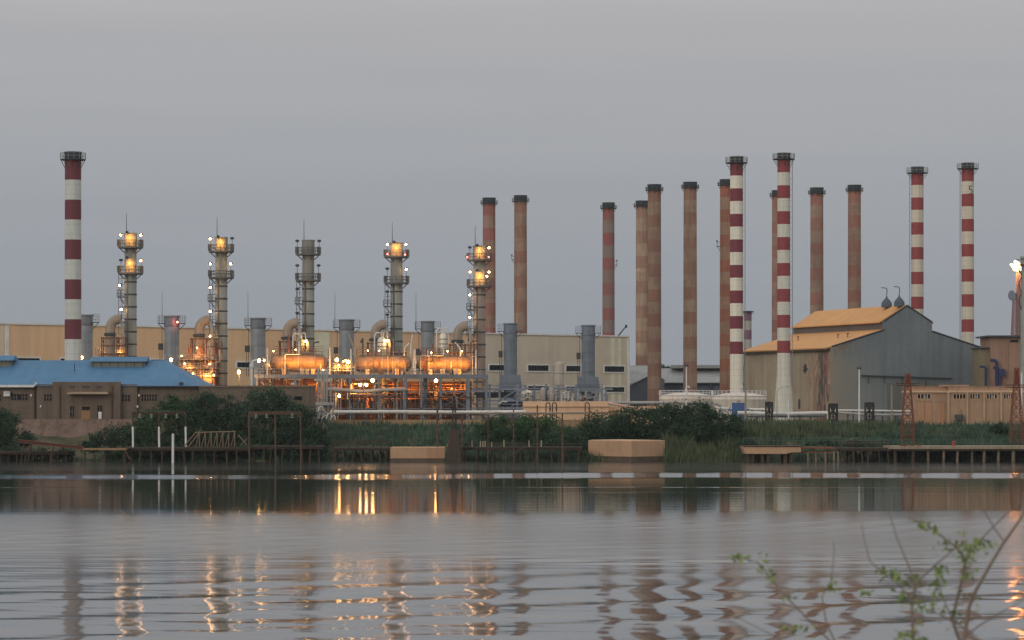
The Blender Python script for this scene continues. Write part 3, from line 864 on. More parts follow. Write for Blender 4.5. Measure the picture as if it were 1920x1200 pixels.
def orange_hall():
    th = math.atan2(.316, .949)
    t = thing('boiler_house', 'big grey gabled hall with an orange raised ridge roof and a damaged corner', 'hall', (72.9, 650, GZ), th)
    W, Lg = 38.0, 50.5
    he = wz(650, 650) - GZ; D2 = 656
    hr = wz(573, D2) - GZ
    x1, x2 = 13.2, 25.4      # clerestory walls
    zl = he + (hr - he) * .41; zm = zl + (wz(592, 654) - wz(608, 654))
    zr2 = he + (hr - he) * .385
    zm2 = zr2 + (wz(595, 658) - wz(612, 658))
    mg = mat('grey_render', A(106, 113, 115), A(88, 95, 101), .9, 0, .07, .35, .8, .2)
    mb_ = mat('brown_render', A(152, 141, 122), A(124, 113, 97), .9, 0, .08, .5, .8, .25)
    mor = mat('orange_roof_sheet', A(184, 137, 86), A(160, 117, 78), .7, 0, .12, .2, .5, .15)
    md = mat('clerestory_grey', A(92, 88, 84), A(74, 70, 68), .8, 0, .3, .3)
    poly = [(0, 0, -.3), (W, 0, -.3), (W, 0, he), (x2, 0, zr2), (x2, 0, zm2), (W / 2, 0, hr), (x1, 0, zm), (x1, 0, zl), (0, 0, he)]
    g = MB(); g.prism([(p[0], -.4, p[2]) for p in poly], (0, .8, 0)); g.build('gable_wall', stained_gable(), t)
    g = MB(); g.prism([(p[0], Lg - .4, p[2]) for p in poly], (0, .8, 0)); g.build('gable_wall', mg, t)
    lw = MB(); lw.span((-.02, .4, -.3), (.6, Lg - .4, he - .05)); lw.build('side_wall', scarred_render(), t)
    lw = MB(); lw.span((W - .6, .4, -.3), (W - .02, Lg - .4, he - .05)); lw.build('side_wall', mb_, t)
    def slab(a, b, y0, y1, th_, m, name):
        # a, b : (x,z) edge points; roof slab of thickness th_ between, along y
        s = MB(); s.prism([(a[0], y0, a[1]), (b[0], y0, b[1]), (b[0], y0, b[1] + th_), (a[0], y0, a[1] + th_)], (0, y1 - y0, 0))
        return s.build(name, m, t)
    y0, y1 = .42, Lg - .42
    slab((-.9, he - .45), (x1, zl - .1), y0, y1, .28, mor, 'roof')
    slab((x2, zr2 - .1), (W + .9, he - .45), y0, y1, .28, mor, 'roof')
    slab((x1 - .8, zm - .35), (W / 2, hr - .05), y0, y1, .25, mor, 'ridge_roof')
    slab((W / 2, hr - .05), (x2 + .8, zm2 - .35), y0, y1, .25, mor, 'ridge_roof')
    c = MB(); c.span((x1, y0, zl - .3), (x1 + .3, y1, zm - .1)); c.build('clerestory_wall', md, t)
    c = MB(); c.span((x2 - .3, y0, zr2 - .3), (x2, y1, zm2 - .1)); c.build('clerestory_wall', md, t)
    ev = MB(); ev.span((-1.0, y0, he - .9), (-.1, y1, he - .5)); ev.build('eave_gutter', mat('dark_eave', A(66, 58, 52), None, .9), t)
    # verge strip along the gable edge
    vg = MB()
    for a, b in ((poly[2], poly[3]), (poly[4], poly[5]), (poly[5], poly[6]), (poly[7], poly[8])):
        vg.tube([(a[0], -.5, a[2] + .05), (b[0], -.5, b[2] + .05)], .18, 4)
    vg.build('verge', SOOT_SHADE, t)
    # roof hatches, slits
    h = MB()
    for yy, u in ((6.5, .55), (11, .52), (33, .5)):
        xx = x1 * u; zz = he - .3 + (zl - he) * u
        h.tube([(xx, yy, zz), (xx, yy, zz + 1.3)], .12, 5)
        h.box((xx, yy, zz + 1.35), (.5, .5, .2))
    h.build('vent_pipe', RUST, t)
    # holes knocked in the side wall; the stains are in its render
    rnd = random.Random(3)
    def patch(yc, zc, ry, rz_, n, m, x=-.06, name='wall_hole'):
        pts = []
        for i in range(n):
            an = 2 * math.pi * i / n
            q = rnd.uniform(.45, 1.15)
            pts.append((x, yc + ry * q * math.cos(an), zc + rz_ * q * math.sin(an)))
        s = MB(); s.prism(pts, (.09, 0, 0)); s.build(name, m, t)
    patch(14.0, he - 4.8, 1.5, 1.2, 13, SOOT_SHADE, -.10)
    patch(1.6, he - 11.6, .35, 1.4, 7, SOOT_SHADE, -.07)
    patch(3.6, he - 14.2, .4, 1.2, 8, SOOT_SHADE, -.07)
    patch(17.5, he - 13.2, .7, 1.4, 8, SOOT_SHADE, -.05)
    # rust runs under the verge at the left corner of the gable
    for i in range(11):
        u = .3 + i * .55 + rnd.uniform(-.15, .15); h_ = rnd.uniform(.5, 2.6)
        zt_ = he - .85 + u * .5
        s = MB(); s.prism([(u, -.43, zt_), (u + rnd.uniform(.15, .4), -.43, zt_), (u + .16, -.43, zt_ - h_), (u + .08, -.43, zt_ - h_ * 1.05)], (0, .025, 0))
        s.build('rust_run', mat('rust_stain', A(116, 92, 84), None, .95), t)
    # pipe run across the gable
    s = MB(); zz = wz(706, 655) - GZ
    s.tube([(7.2, -.9, zz + .2), (30, -.9, zz - .4)], .22, 6)
    for u in (9, 13, 17.5, 23.5): s.tube([(u, -.9, zz), (u, -.9, zz - 1.6 - (7 if u > 20 else 0))], .12, 4)
    s.build('wall_pipe', STEEL_DARK, t)
    s = MB(); s.span((14, -.55, 0), (26, -.42, zz - 1.5)); s.build('gate_panel', mat('grey_gate', A(96, 98, 92), A(84, 86, 82), .85, 0, .2, .4), t)
    # ridge ventilators
    for u, dx in ((1.6, 0), (8.2, .4)):
        v = MB()
        v.lathe([(1.2, 0), (1.25, .9), (1.0, 1.4), (.6, 1.9), (.25, 2.2), (.16, 2.7)], 12, (W / 2 - 1.0, u, hr - .2))
        v.tube([(W / 2 - 1.0, u, hr + 2.6), (W / 2 - .9, u, hr + 3.8), (W / 2 - 1.3, u - .4, hr + 4.3), (W / 2 - 2.6, u - .6, hr + 4.4)], .1, 6)
        v.build('roof_ventilator', mat('vent_slate', A(74, 82, 92), A(58, 62, 70), .7), t, True)
orange_hall()

# ------------------------------------------------------------------ brown block and blue pipes at the right edge
def brown_block():
    D = 640; k = K(D)
    t = thing('filter_house', 'tall brown flat roofed block with blue ducts at its foot', 'building', (wx(1884, D), D, GZ))
    X = lambda p: (p - 1884) * k
    Z = lambda p: wz(p, D) - GZ
    m = mat('brown_plaster', A(134, 108, 92), A(110, 88, 76), .9, 0, .12, .5, .6)
    b = MB(); b.span((X(1857), 0, -.2), (X(1925), 14, Z(632))); b.build('wall', m, t)
    b = MB(); b.span((X(1839), 1.5, -.2), (X(1857), 12, Z(653))); b.build('lower_wall', mat('olive_plaster', A(112, 104, 84), None, .9, 0, .2, .4), t)
    b = MB(); b.span((X(1849), -1.2, Z(632)), (X(1925), 15, Z(629))); b.build('roof', STEEL_DARK, t)
    b = MB(); b.span((X(1836), .6, Z(653)), (X(1857), 13, Z(651))); b.build('lower_roof', STEEL_DARK, t)
    b = MB(); b.span((X(1894), -.06, Z(642)), (X(1909), .05, Z(637))); b.build('window', GLASS, t)
    b = MB(); b.span((X(1888), -.25, 0), (X(1890), 0, Z(636))); b.build('downpipe', m, t)
    nb = mat('navy_duct_paint', A(46, 50, 84), A(36, 38, 58), .7)
    for x, y0, w_ in ((1847, 688, 5), (1867, 676, 6), (1872, 690, 5)):
        d = MB(); d.tube([(X(x), -1.2, 0), (X(x), -1.2, Z(y0 + 4)), (X(x) - .3, -1.2, Z(y0)), (X(x) - 1.2, -.6, Z(y0 - 1))], w_ * k / 2, 8)
        d.build('duct', nb, t, True)
    d = MB(); d.span((X(1870), -1.6, Z(706)), (X(1882), -.8, Z(692))); d.build('cabinet', nb, t)
brown_block()

# ------------------------------------------------------------------ tan flat roofed pump house, right
def tan_house():
    D = 540; k = K(D); zb = 4.6
    t = thing('pump_house', 'low tan flat roofed building with pilasters and small high windows on the right bank', 'building', (wx(1812, D), D, zb))
    X = lambda p: (p - 1812) * k
    Z = lambda p: wz(p, D) - zb
    m = mat('tan_render', A(146, 120, 97), A(122, 101, 83), .9, 0, .2, .4, .6)
    ml = mat('pale_render_band', A(182, 152, 124), A(156, 130, 108), .9, 0, .3, .4, .6)
    md = mat('tan_door_paint', A(152, 116, 90), A(134, 102, 80), .8, 0, .3, .3)
    b = MB(); b.span((X(1709), 0, -.3), (X(1776), 12, Z(736))); b.build('wall', m, t)
    b = MB(); b.span((X(1776), -.9, -.3), (X(1928), 12, Z(736))); b.build('wall', m, t)
    b = MB(); b.span((X(1707), -.35, Z(736)), (X(1776), 12.3, Z(732.5))); b.span((X(1775), -1.25, Z(736)), (X(1928), 12.3, Z(732.5))); b.build('cornice', ml, t)
    b = MB(); b.span((X(1710), -.1, Z(732.5)), (X(1776), 12, Z(725))); b.span((X(1776), -1.0, Z(732.5)), (X(1928), 12, Z(725)))
    b.span((X(1770), -1.15, Z(725)), (X(1816), 6, Z(721.5))); b.span((X(1708), -.3, Z(725)), (X(1770), 12.1, Z(724))); b.span((X(1816), -1.2, Z(725)), (X(1928), 12.1, Z(724)))
    b.build('parapet', mat('tan_parapet', A(154, 124, 102), A(134, 106, 86), .9, 0, .2, .5), t)
    for p in (1776.5, 1812, 1843.5, 1875.5, 1907):
        b = MB(); b.span((X(p - 1.8), -1.25, -.3), (X(p + 1.8), -.85, Z(736))); b.build('pilaster', mat('pilaster_render', A(158, 134, 112), None, .9, 0, .4, .4), t)
    for p0, p1, yf in ((1720, 1745, 0), (1786, 1809, -.9), (1817, 1836, -.9), (1848, 1868, -.9), (1880, 1898, -.9)):
        f = MB(); z0, z1 = Z(747.5), Z(739)
        e = .1
        f.span((X(p0) - e, yf - .1, z0 - e), (X(p1) + e, yf + .05, z0)); f.span((X(p0) - e, yf - .1, z1), (X(p1) + e, yf + .05, z1 + e))
        n = 4
        for i in range(n + 1):
            x = X(p0) + (X(p1) - X(p0)) * i / n; f.span((x - .06, yf - .08, z0), (x + .06, yf + .04, z1))
        fr = f.build('window', ml, t)
        g = MB(); g.span((X(p0), yf - .05, z0), (X(p1), yf - .01, z1)); g.build('pane', GLASS, fr)
        if p0 > 1800 or p0 == 1720:
            br = MB(); xx = X(p0) + (X(p1) - X(p0)) * .55
            br.span((xx - .25, yf - .075, z0 + .1), (xx + .35, yf - .055, z1 - .25)); br.build('broken_pane', STEEL_BLUE, fr)
    for p0, p1 in ((1719, 1747), (1757, 1771)):
        d = MB(); d.span((X(p0), -.12, -.3), (X(p1), .03, Z(754)))
        dd = d.build('door', md, t)
        l = MB()
        for q in ((p0 + p1) / 2,): l.span((X(q) - .04, -.15, -.3), (X(q) + .04, -.1, Z(755)))
        l.span((X(p0) - .1, -.16, Z(754)), (X(p1) + .1, -.05, Z(753))); l.build('door_frame', mat('door_frame_brown', A(120, 92, 72), None, .9), dd)
    a = MB()
    a.span((X(1789), -1.9, Z(789)), (X(1803), -.95, Z(777))); a.span((X(1793), -2.0, Z(787)), (X(1800), -1.9, Z(779)))
    a.tube([(X(1800), -1.4, Z(777)), (X(1800), -1.4, Z(767))], .06, 4)
    a.build('air_conditioner', STEEL_DARK, t)
    # weedy pale kerb wall in front
    q = thing('kerb_wall', 'weathered pale concrete kerb wall below the tan flat building', 'wall', (X(1740) + t.location.x, 520, 4.0))
    kk = MB(); kk.span((0, 0, -1.2), (24, .6, wz(797, 520) - 4.0)); kk.span((-.1, -.05, wz(797, 520) - 4.0), (24.1, .65, wz(795.8, 520) - 4.0))
    kk.build('wall', mat('pale_weedy_concrete', A(140, 136, 120), A(96, 100, 84), .9, 0, .4, .6, .9), q)
tan_house()

# ------------------------------------------------------------------ grey sheds
def shed(name, label, D, px0, px1, yr, ye, yb, ridge_frac, hip=None):
    k = K(D)
    t = thing('storage_shed', label, 'shed', (wx((px0 + px1) / 2, D), D, GZ), group='grey sheds between the chimneys')
    xc = (px0 + px1) / 2
    X = lambda p: (p - xc) * k
    Z = lambda p: wz(p, D) - GZ
    mr = mat('pale_roof_sheet', A(142, 144, 142), A(116, 118, 118), .6, .1, .15, .3)
    mw = mat('slate_shed_wall', A(84, 90, 100), A(66, 70, 78), .8, 0, .2, .3)
    b = MB(); b.span((X(px0), 0, -.2), (X(px1), 24, Z(ye))); b.build('wall', mw, t)
    b = MB(); b.prism([(X(px0) - .6, -1.2, Z(ye) - .2), (X(px0) - .6, 9, Z(yr)), (X(px0) - .6, 26, Z(ye) - .2)], (X(px1) - X(px0) + 1.2, 0, 0))
    b.build('roof', mr, t)
    b = MB(); b.span((X(px0), -1.25, Z(ye + 3.5)), (X(px1), -.9, Z(ye) - .2)); b.build('eave', STEEL_DARK, t)
    d = MB()
    d.span((X(px0) + 8 * k, -.08, -.2), (X(px0) + 40 * k, .05, Z(ye + 12))); d.build('door', mat('shed_door', A(64, 74, 92), None, .8), t)
    return t, X, Z
t, X, Z = shed('s', 'wide pale roofed shed behind the two white domed tanks', 780, 1236, 1400, 690, 716, 760, .5)
c = MB(); c.span((X(1262), 5, Z(690)), (X(1400), 12, Z(684))); c.build('ridge_box', mat('ridge_sheet', A(124, 128, 124), None, .7), t)
for p in (1332, 1380):
    c = MB(); c.span((X(p - 2), -1.0, -.2), (X(p + 2), -.2, Z(718))); c.build('column', STEEL_DARK, t)
def side_shed():
    D = 760; k = K(D)
    t = thing('storage_shed', 'shed with a pale lean roof right beside the end of the tan hall', 'shed', (wx(1210, D), D, GZ), group='grey sheds between the chimneys')
    X = lambda p: (p - 1210) * k
    Z = lambda p: wz(p, D) - GZ
    mr = MATS['pale_roof_sheet']; mw = MATS['slate_shed_wall']
    b = MB(); b.prism([(X(1150), 0, -.2), (X(1246), 0, -.2), (X(1246), 0, Z(712)), (X(1226), 0, Z(700)), (X(1182), 0, Z(720)), (X(1150), 0, Z(735))], (0, 22, 0)); b.build('wall', mw, t)
    b = MB(); b.prism([(X(1150), -.3, Z(735)), (X(1226), -.3, Z(699)), (X(1226), -.3, Z(696)), (X(1150), 10, Z(684)), ], (0, 0, .3)); 
    b = MB()
    b._add([(X(1150), -.5, Z(737)), (X(1226), -.5, Z(699)), (X(1240), 14, Z(684)), (X(1150), 14, Z(684)), (X(1150), -.5, Z(738.5)), (X(1226), -.5, Z(700.5)), (X(1240), 14, Z(686)), (X(1150), 14, Z(686))],
           [(0, 1, 2, 3), (7, 6, 5, 4), (0, 4, 5, 1), (1, 5, 6, 2), (2, 6, 7, 3), (3, 7, 4, 0)])
    b.build('roof', mr, t)
side_shed()

# ------------------------------------------------------------------ white domed tanks
def dome_tank(px0, px1, D, yd, yrim, label):
    k = K(D); xc = (px0 + px1) / 2
    t = thing('storage_tank', label, 'tank', (wx(xc, D), D, GZ), group='white domed tanks')
    r = (px1 - px0) * k / 2
    Z = lambda p: wz(p, D) - GZ
    m = mat('tank_white_paint', A(188, 180, 170), A(160, 148, 136), .6, 0, .3, .4)
    b = MB(); b.lathe([(r, -.3), (r, Z(yrim + 8)), (r * 1.015, Z(yrim + 7)), (r * 1.015, Z(yrim + 5)), (r, Z(yrim + 4)), (r, Z(yrim)), (r * 1.02, Z(yrim))], 40); b.build('shell', m, t, True)
    b = MB()
    prof = []
    for i in range(8):
        u = i / 7
        prof.append((max(.02, r * (1 - u)), Z(yrim) + (Z(yd) - Z(yrim)) * math.sin(u * math.pi / 2)))
    b.lathe(prof, 40, caps=False); b.build('dome_roof', m, t, True)
    q = MB()
    for hz in (.55, 1.0): q.ring(r, Z(yrim) + hz, .035, 32)
    for i in range(32):
        a = 2 * math.pi * i / 32; q.tube([(r * math.cos(a), r * math.sin(a), Z(yrim)), (r * math.cos(a), r * math.sin(a), Z(yrim) + 1.0)], .04, 4)
    q.build('railing', WHITE, t)
    q = MB(); q.tube([(0, 0, Z(yd)), (0, 0, Z(yd) + .8), (.4, -.2, Z(yd) + 1.2), (.7, -.3, Z(yd) + .9)], .14, 6); q.build('vent', m, t)
    q = MB()
    for i in range(14): q.box((-r * .8 + i * .35, -r * (.62 + .02 * i), .4 + i * .3), (.4, .7, .07))
    q.build('stair', STEEL, t)
dome_tank(1236, 1336, 560, 735.5, 741.5, 'white domed tank behind the white lamp pole')
dome_tank(1335, 1437, 548, 735.5, 742.5, 'white domed tank touching the foot of the bright banded chimney')

# ------------------------------------------------------------------ peach concrete dike wall and low berm wall
def wall_run(name, label, cat, D, px0, px1, y0, y1, zb, m, ledge=None, depth=.8):
    t = thing(name, label, cat, (wx(px0, D), D, zb))
    L = (px1 - px0) * K(D)
    Z = lambda p: wz(p, D) - zb
    b = MB(); b.span((0, 0, Z(y1) - .5), (L, depth, Z(y0))); b.build('wall', m, t)
    if ledge:
        for yl in ledge:
            b = MB(); b.span((-.1, -.25, Z(yl + 1.2)), (L + .1, -.003, Z(yl))); b.build('ledge', mat('ledge_concrete', A(150, 122, 98), None, .9), t)
    return t
PEACH = mat('peach_concrete', A(194, 160, 130), A(166, 134, 108), .9, 0, .15, .3, .6)
wall_run('dike_wall', 'pale peach concrete containment wall below the tan hall', 'wall', 540, 981, 1141, 752.5, 790, GZ, PEACH, (762, 773), 12)
wall_run('dike_wall', 'shorter stepped peach wall under the sloping pipe', 'wall', 546, 1141, 1240, 762, 790, GZ, PEACH, (770,), 8)
wall_run('berm_wall', 'low sandy brown wall along the top of the green bank', 'wall', 500, 618, 1100, 787, 806, 4, mat('sandy_wall', A(142, 116, 90), A(112, 96, 72), .95, 0, .2, .4, .7))

# ------------------------------------------------------------------ blue roofed building
def blue_building():
    D = 488; k = K(D); zb = 5.0
    t = thing('workshop_building', 'low brown riverside building under a wide blue hipped roof', 'building', (wx(160, D), D, zb))
    X = lambda p: (p - 160) * k
    Z = lambda p: wz(p, D) - zb
    dr = 13.0
    kr = K(D + dr)
    Zr = lambda p: wz(p, D + dr) - zb
    Xr = lambda p: wx(p, D + dr) - wx(160, D)
    mw = mat('brown_mud_render', A(98, 86, 75), A(80, 72, 64), .92, 0, .18, .5, .7)
    mw2 = mat('brown_mud_render_trim', A(112, 96, 82), A(90, 78, 68), .92, 0, .25, .5, .7)
    mb_ = mat('blue_roof_sheet', A(66, 106, 136), A(58, 92, 120), .6, 0, .1, .25, .6, .12, sheet=.9)
    ztop = Z(724.5)
    b = MB(); b.span((X(-70), 0, -.5), (X(372), 2 * dr, ztop)); b.build('wall', mw, t)
    # hipped roof as solid slab
    xl, xr = X(-75), X(372)
    xr2 = Xr(311)
    z0, z1 = ztop + .05, Zr(675.5)
    rf = MB()
    rf._add([(xl, -.9, z0), (xr + .3, -.9, z0), (xr + .3, 2 * dr + .9, z0), (xl, 2 * dr + .9, z0), (xl, dr, z1), (xr2, dr, z1)],
            [(0, 1, 5, 4), (1, 2, 5), (2, 3, 4, 5), (3, 0, 4), (3, 2, 1, 0)])
    ro = rf.build('roof', mb_, t)
    g = MB(); g.span((X(-70), -1.15, ztop - .15), (X(66), -.92, ztop + .25)); g.tube([(X(66), -1.05, ztop + .1), (X(69.5), -1.05, ztop + .5), (X(70.5), -1.05, Z(717))], .16, 6)
    g.build('gutter', WHITE, t)
    g = MB(); g.tube([(X(65.5), -.25, ztop - .2), (X(65.5), -.25, Z(785))], .13, 6); g.build('downpipe', RUST_DARK, t)
    g = MB(); g.span((X(258), -1.05, ztop - .15), (X(372), -.92, ztop + .1)); g.build('fascia', SOOT_SHADE, t)
    # stepped parapets
    b = MB(); b.span((X(70), -.6, -.5), (X(258), -.002, Z(720.5))); b.build('parapet_wall', mw, t)
    b = MB(); b.span((X(101), -1.5, -.5), (X(228), -.605, Z(716))); b.build('portal_wall', mw, t)
    b = MB()
    for p in (115.5, 213): b.span((X(p - 1.6), -1.62, -.3), (X(p + 1.6), -1.45, Z(724)))
    b.build('portal_groove', RUST_DARK, t)
    b = MB()
    for p0, p1 in ((132, 143), (156, 172), (184, 194)): b.span((X(p0), -1.56, Z(727.5)), (X(p1), -1.45, Z(723.5)))
    b.build('vent_slot', STEEL_DARK, t)
    b = MB(); b.span((X(138), -3.4, Z(739)), (X(207), -1.45, Z(735))); b.span((X(131), -2.8, Z(739.5)), (X(138), -1.45, Z(736)))
    b.build('canopy', mat('pale_canopy', A(150, 132, 112), None, .9), t)
    # entry recess
    def window(p0, p1, y0, y1, yf, nm=4, broken=False):
        f = MB(); e = .08
        x0, x1, za, zc = X(p0), X(p1), Z(y1), Z(y0)
        for s in ((x0 - e, za - e, x1 + e, za), (x0 - e, zc, x1 + e, zc + e), (x0 - e, za, x0, zc), (x1, za, x1 + e, zc)):
            f.span((s[0], yf - .12, s[1]), (s[2], yf + .03, s[3]))
        fr = f.build('window', mw2, t)
        g = MB(); g.span((x0, yf - .05, za), (x1, yf - .01, zc)); g.build('pane', GLASS, fr)
        m_ = MB()
        for i in range(1, nm): m_.span((x0 + (x1 - x0) * i / nm - .05, yf - .09, za), (x0 + (x1 - x0) * i / nm + .05, yf - .051, zc))
        m_.span((x0, yf - .088, (za + zc) / 2 - .04), (x1, yf - .0512, (za + zc) / 2 + .04))
        m_.build('mullion', mw2, fr)
        if broken:
            q = MB(); q.span((x0 + (x1 - x0) * .4, yf - .11, za + .1), (x0 + (x1 - x0) * .62, yf - .092, zc - .1)); q.build('dark_pane', mat('blue_black_glass', (.01, .012, .03), None, .2), fr)
    window(-8, 2, 739, 751.5, 0, 3)
    window(21, 52, 738.5, 750.5, 0, 6, True)
    window(84, 98, 739, 751.5, -.6, 3)
    window(230, 245, 740, 752.5, -.6, 3)
    window(265, 294, 739.5, 752, 0, 6)
    window(134, 142, 761, 782, -1.5, 2); window(185, 194, 760, 785, -1.5, 2)
    d = MB(); d.span((X(155), -1.58, Z(786)), (X(172), -1.47, Z(761)))
    dd = d.build('door', mat('ochre_door', A(128, 100, 70), A(106, 84, 62), .85), t)
    q = MB(); q.span((X(156), -1.64, Z(769)), (X(171), -1.585, Z(762))); q.build('transom', GLASS, dd)
    d = MB(); d.span((X(187), -1.66, Z(785)), (X(193), -1.63, Z(772))); d.build('pale_door_leaf', WHITE, t)
    # wall fittings
    for x, y in ((78, 762), (259, 762), (60, 741), (262, 741)):
        l = MB(); l.box((X(x), -.75, Z(y)), (.22, .3, .34)); l.sphere((X(x), -.9, Z(y) - .1), .16, 8, 5); l.build('wall_lamp', WHITE, t)
    a = MB(); a.span((X(8), -.7, Z(743)), (X(20), -.02, Z(734))); a.tube([(X(9), -.8, Z(736)), (X(19), -.8, Z(735)), (X(19), -.8, Z(742))], .12, 5); a.build('air_conditioner', WHITE, t)
    # roof monitors
    def monitor(p0, p1, yt, ye, yb):
        dm = dr - 3.5
        Zm = lambda p: wz(p, D + dm) - zb
        Xm = lambda p: wx(p, D + dm) - wx(160, D)
        m_ = MB(); m_.span((Xm(p0), dm, Zm(yb) - 1), (Xm(p1), dm + 5, Zm(ye))); mo = m_.build('roof_monitor', mat('monitor_wall', A(110, 104, 92), A(80, 78, 70), .9, 0, .6, .4), t)
        q = MB(); z0, z1 = Zm(ye), Zm(yt) 
        q.prism([(Xm(p0) - .4, dm - .6, z0), (Xm(p0) - .4, dm + 2.5, z1), (Xm(p0) - .4, dm + 5.6, z0)], (Xm(p1) - Xm(p0) + .8, 0, 0)); q.build('monitor_roof', mb_, mo)
        q = MB(); q.span((Xm(p0) + .3, dm - .06, Zm(yb)), (Xm(p1) - .3, dm - .01, Zm(ye) - .15)); q.build('louvre', mat('monitor_louvre', A(112, 108, 94), A(88, 86, 76), .8, 0, 1.2, .3), mo)
        q = MB()
        n = 6
        for i in range(n + 1):
            x = Xm(p0) + .3 + (Xm(p1) - Xm(p0) - .6) * i / n; q.span((x - .06, dm - .12, Zm(yb)), (x + .06, dm - .061, Zm(ye) - .15))
        q.build('mullion', STEEL_DARK, mo)
    monitor(172, 271, 668.5, 678, 688)
    monitor(-30, 21, 666, 676, 682)
    v = MB(); ym = 7.0
    v.tube([(X(128), ym, z0 + (z1 - z0) * .5), (X(128), ym, z0 + (z1 - z0) * .5 + 1.6)], .09, 5); v.build('roof_pipe', STEEL_DARK, t)
    v = MB()
    v.lathe([(.35, 0), (.35, .3), (.5, .35), (.3, .6), (.05, .7)], 10, (X(340), -.2, z0 + .1)); v.build('roof_vent', STEEL_DARK, t)
blue_building()
def annex():
    D = 486; k = K(D); zb = 5.0
    t = thing('annex_building', 'flat roofed brown annex half buried in bushes, right of the blue roof', 'building', (wx(475, D), D, zb))
    X = lambda p: (p - 475) * k
    Z = lambda p: wz(p, D) - zb
    mw = MATS['brown_mud_render']
    b = MB(); b.span((X(372.5), 0, -.5), (X(579), 16, Z(726))); b.build('wall', mw, t)
    b = MB(); b.span((X(372.5), -.25, Z(726)), (X(580), 16.2, Z(723))); b.build('roof', MATS['brown_mud_render_trim'], t)
    for p0, p1 in ((345 + 30, 365 + 30), (552, 566)):
        f = MB(); f.span((X(p0), -.1, Z(750)), (X(p1), .05, Z(743))); f.build('window', GLASS, t)
    l = MB(); l.box((X(549), -.3, Z(719.5)), (.5, .3, .3)); l.build('wall_lamp', WHITE, t)
annex()

def stone_wall():
    D = 476
    m, nt, p = new_mat('rubble_stone')
    c = mixc(nt, noise(nt, (.5, .5, .5), 5, .6, .35, .65), A(104, 84, 74), A(74, 62, 56))
    tc = nd(nt, 'ShaderNodeTexCoord'); vo = nd(nt, 'ShaderNodeTexVoronoi'); vo.inputs['Scale'].default_value = 1.3
    nt.links.new(tc.outputs['Object'], vo.inputs['Vector'])
    c = mixc(nt, math_node(nt, 'MULTIPLY', vo.outputs['Color'], .45), c, A(122, 104, 92))
    nt.links.new(c, p.inputs['Base Color']); p.inputs['Roughness'].default_value = .95
    t = thing('retaining_wall', 'brown rubble stone retaining wall below the blue roofed building', 'wall', (wx(30, D), D, 0))
    L = (250 - 30) * K(D); z1 = wz(786, D)
    vs, fs = [], []
    nx, nz = 40, 10
    for j in range(nz + 1):
        for i in range(nx + 1):
            u, v = i / nx, j / nz
            vs.append((u * L + random.uniform(-.1, .1), -3.2 * (1 - v) ** 1.4 + random.uniform(-.05, .05), -.5 + (z1 + .5) * v + random.uniform(-.03, .03)))
    for j in range(nz):
        for i in range(nx):
            a = j * (nx + 1) + i; fs.append((a, a + 1, a + nx + 2, a + nx + 1))
    b = MB(); b._add(vs, fs); b.build('stone_face', m, t)
    b = MB(); b.span((-.2, 0.25, z1 - .6), (L + .2, 9.5, z1 - .1)); b.build('coping', m, t)
stone_wall()
# ------------------------------------------------------------------ boiler process area
RP = random.Random(21)
CLUT = [PIPEG, STEEL, RUST, mat('lagged_pipe', A(150, 138, 122), A(116, 102, 88), .6, .1, .5, .4), mat('red_oxide_pipe', A(120, 74, 58), None, .8)]

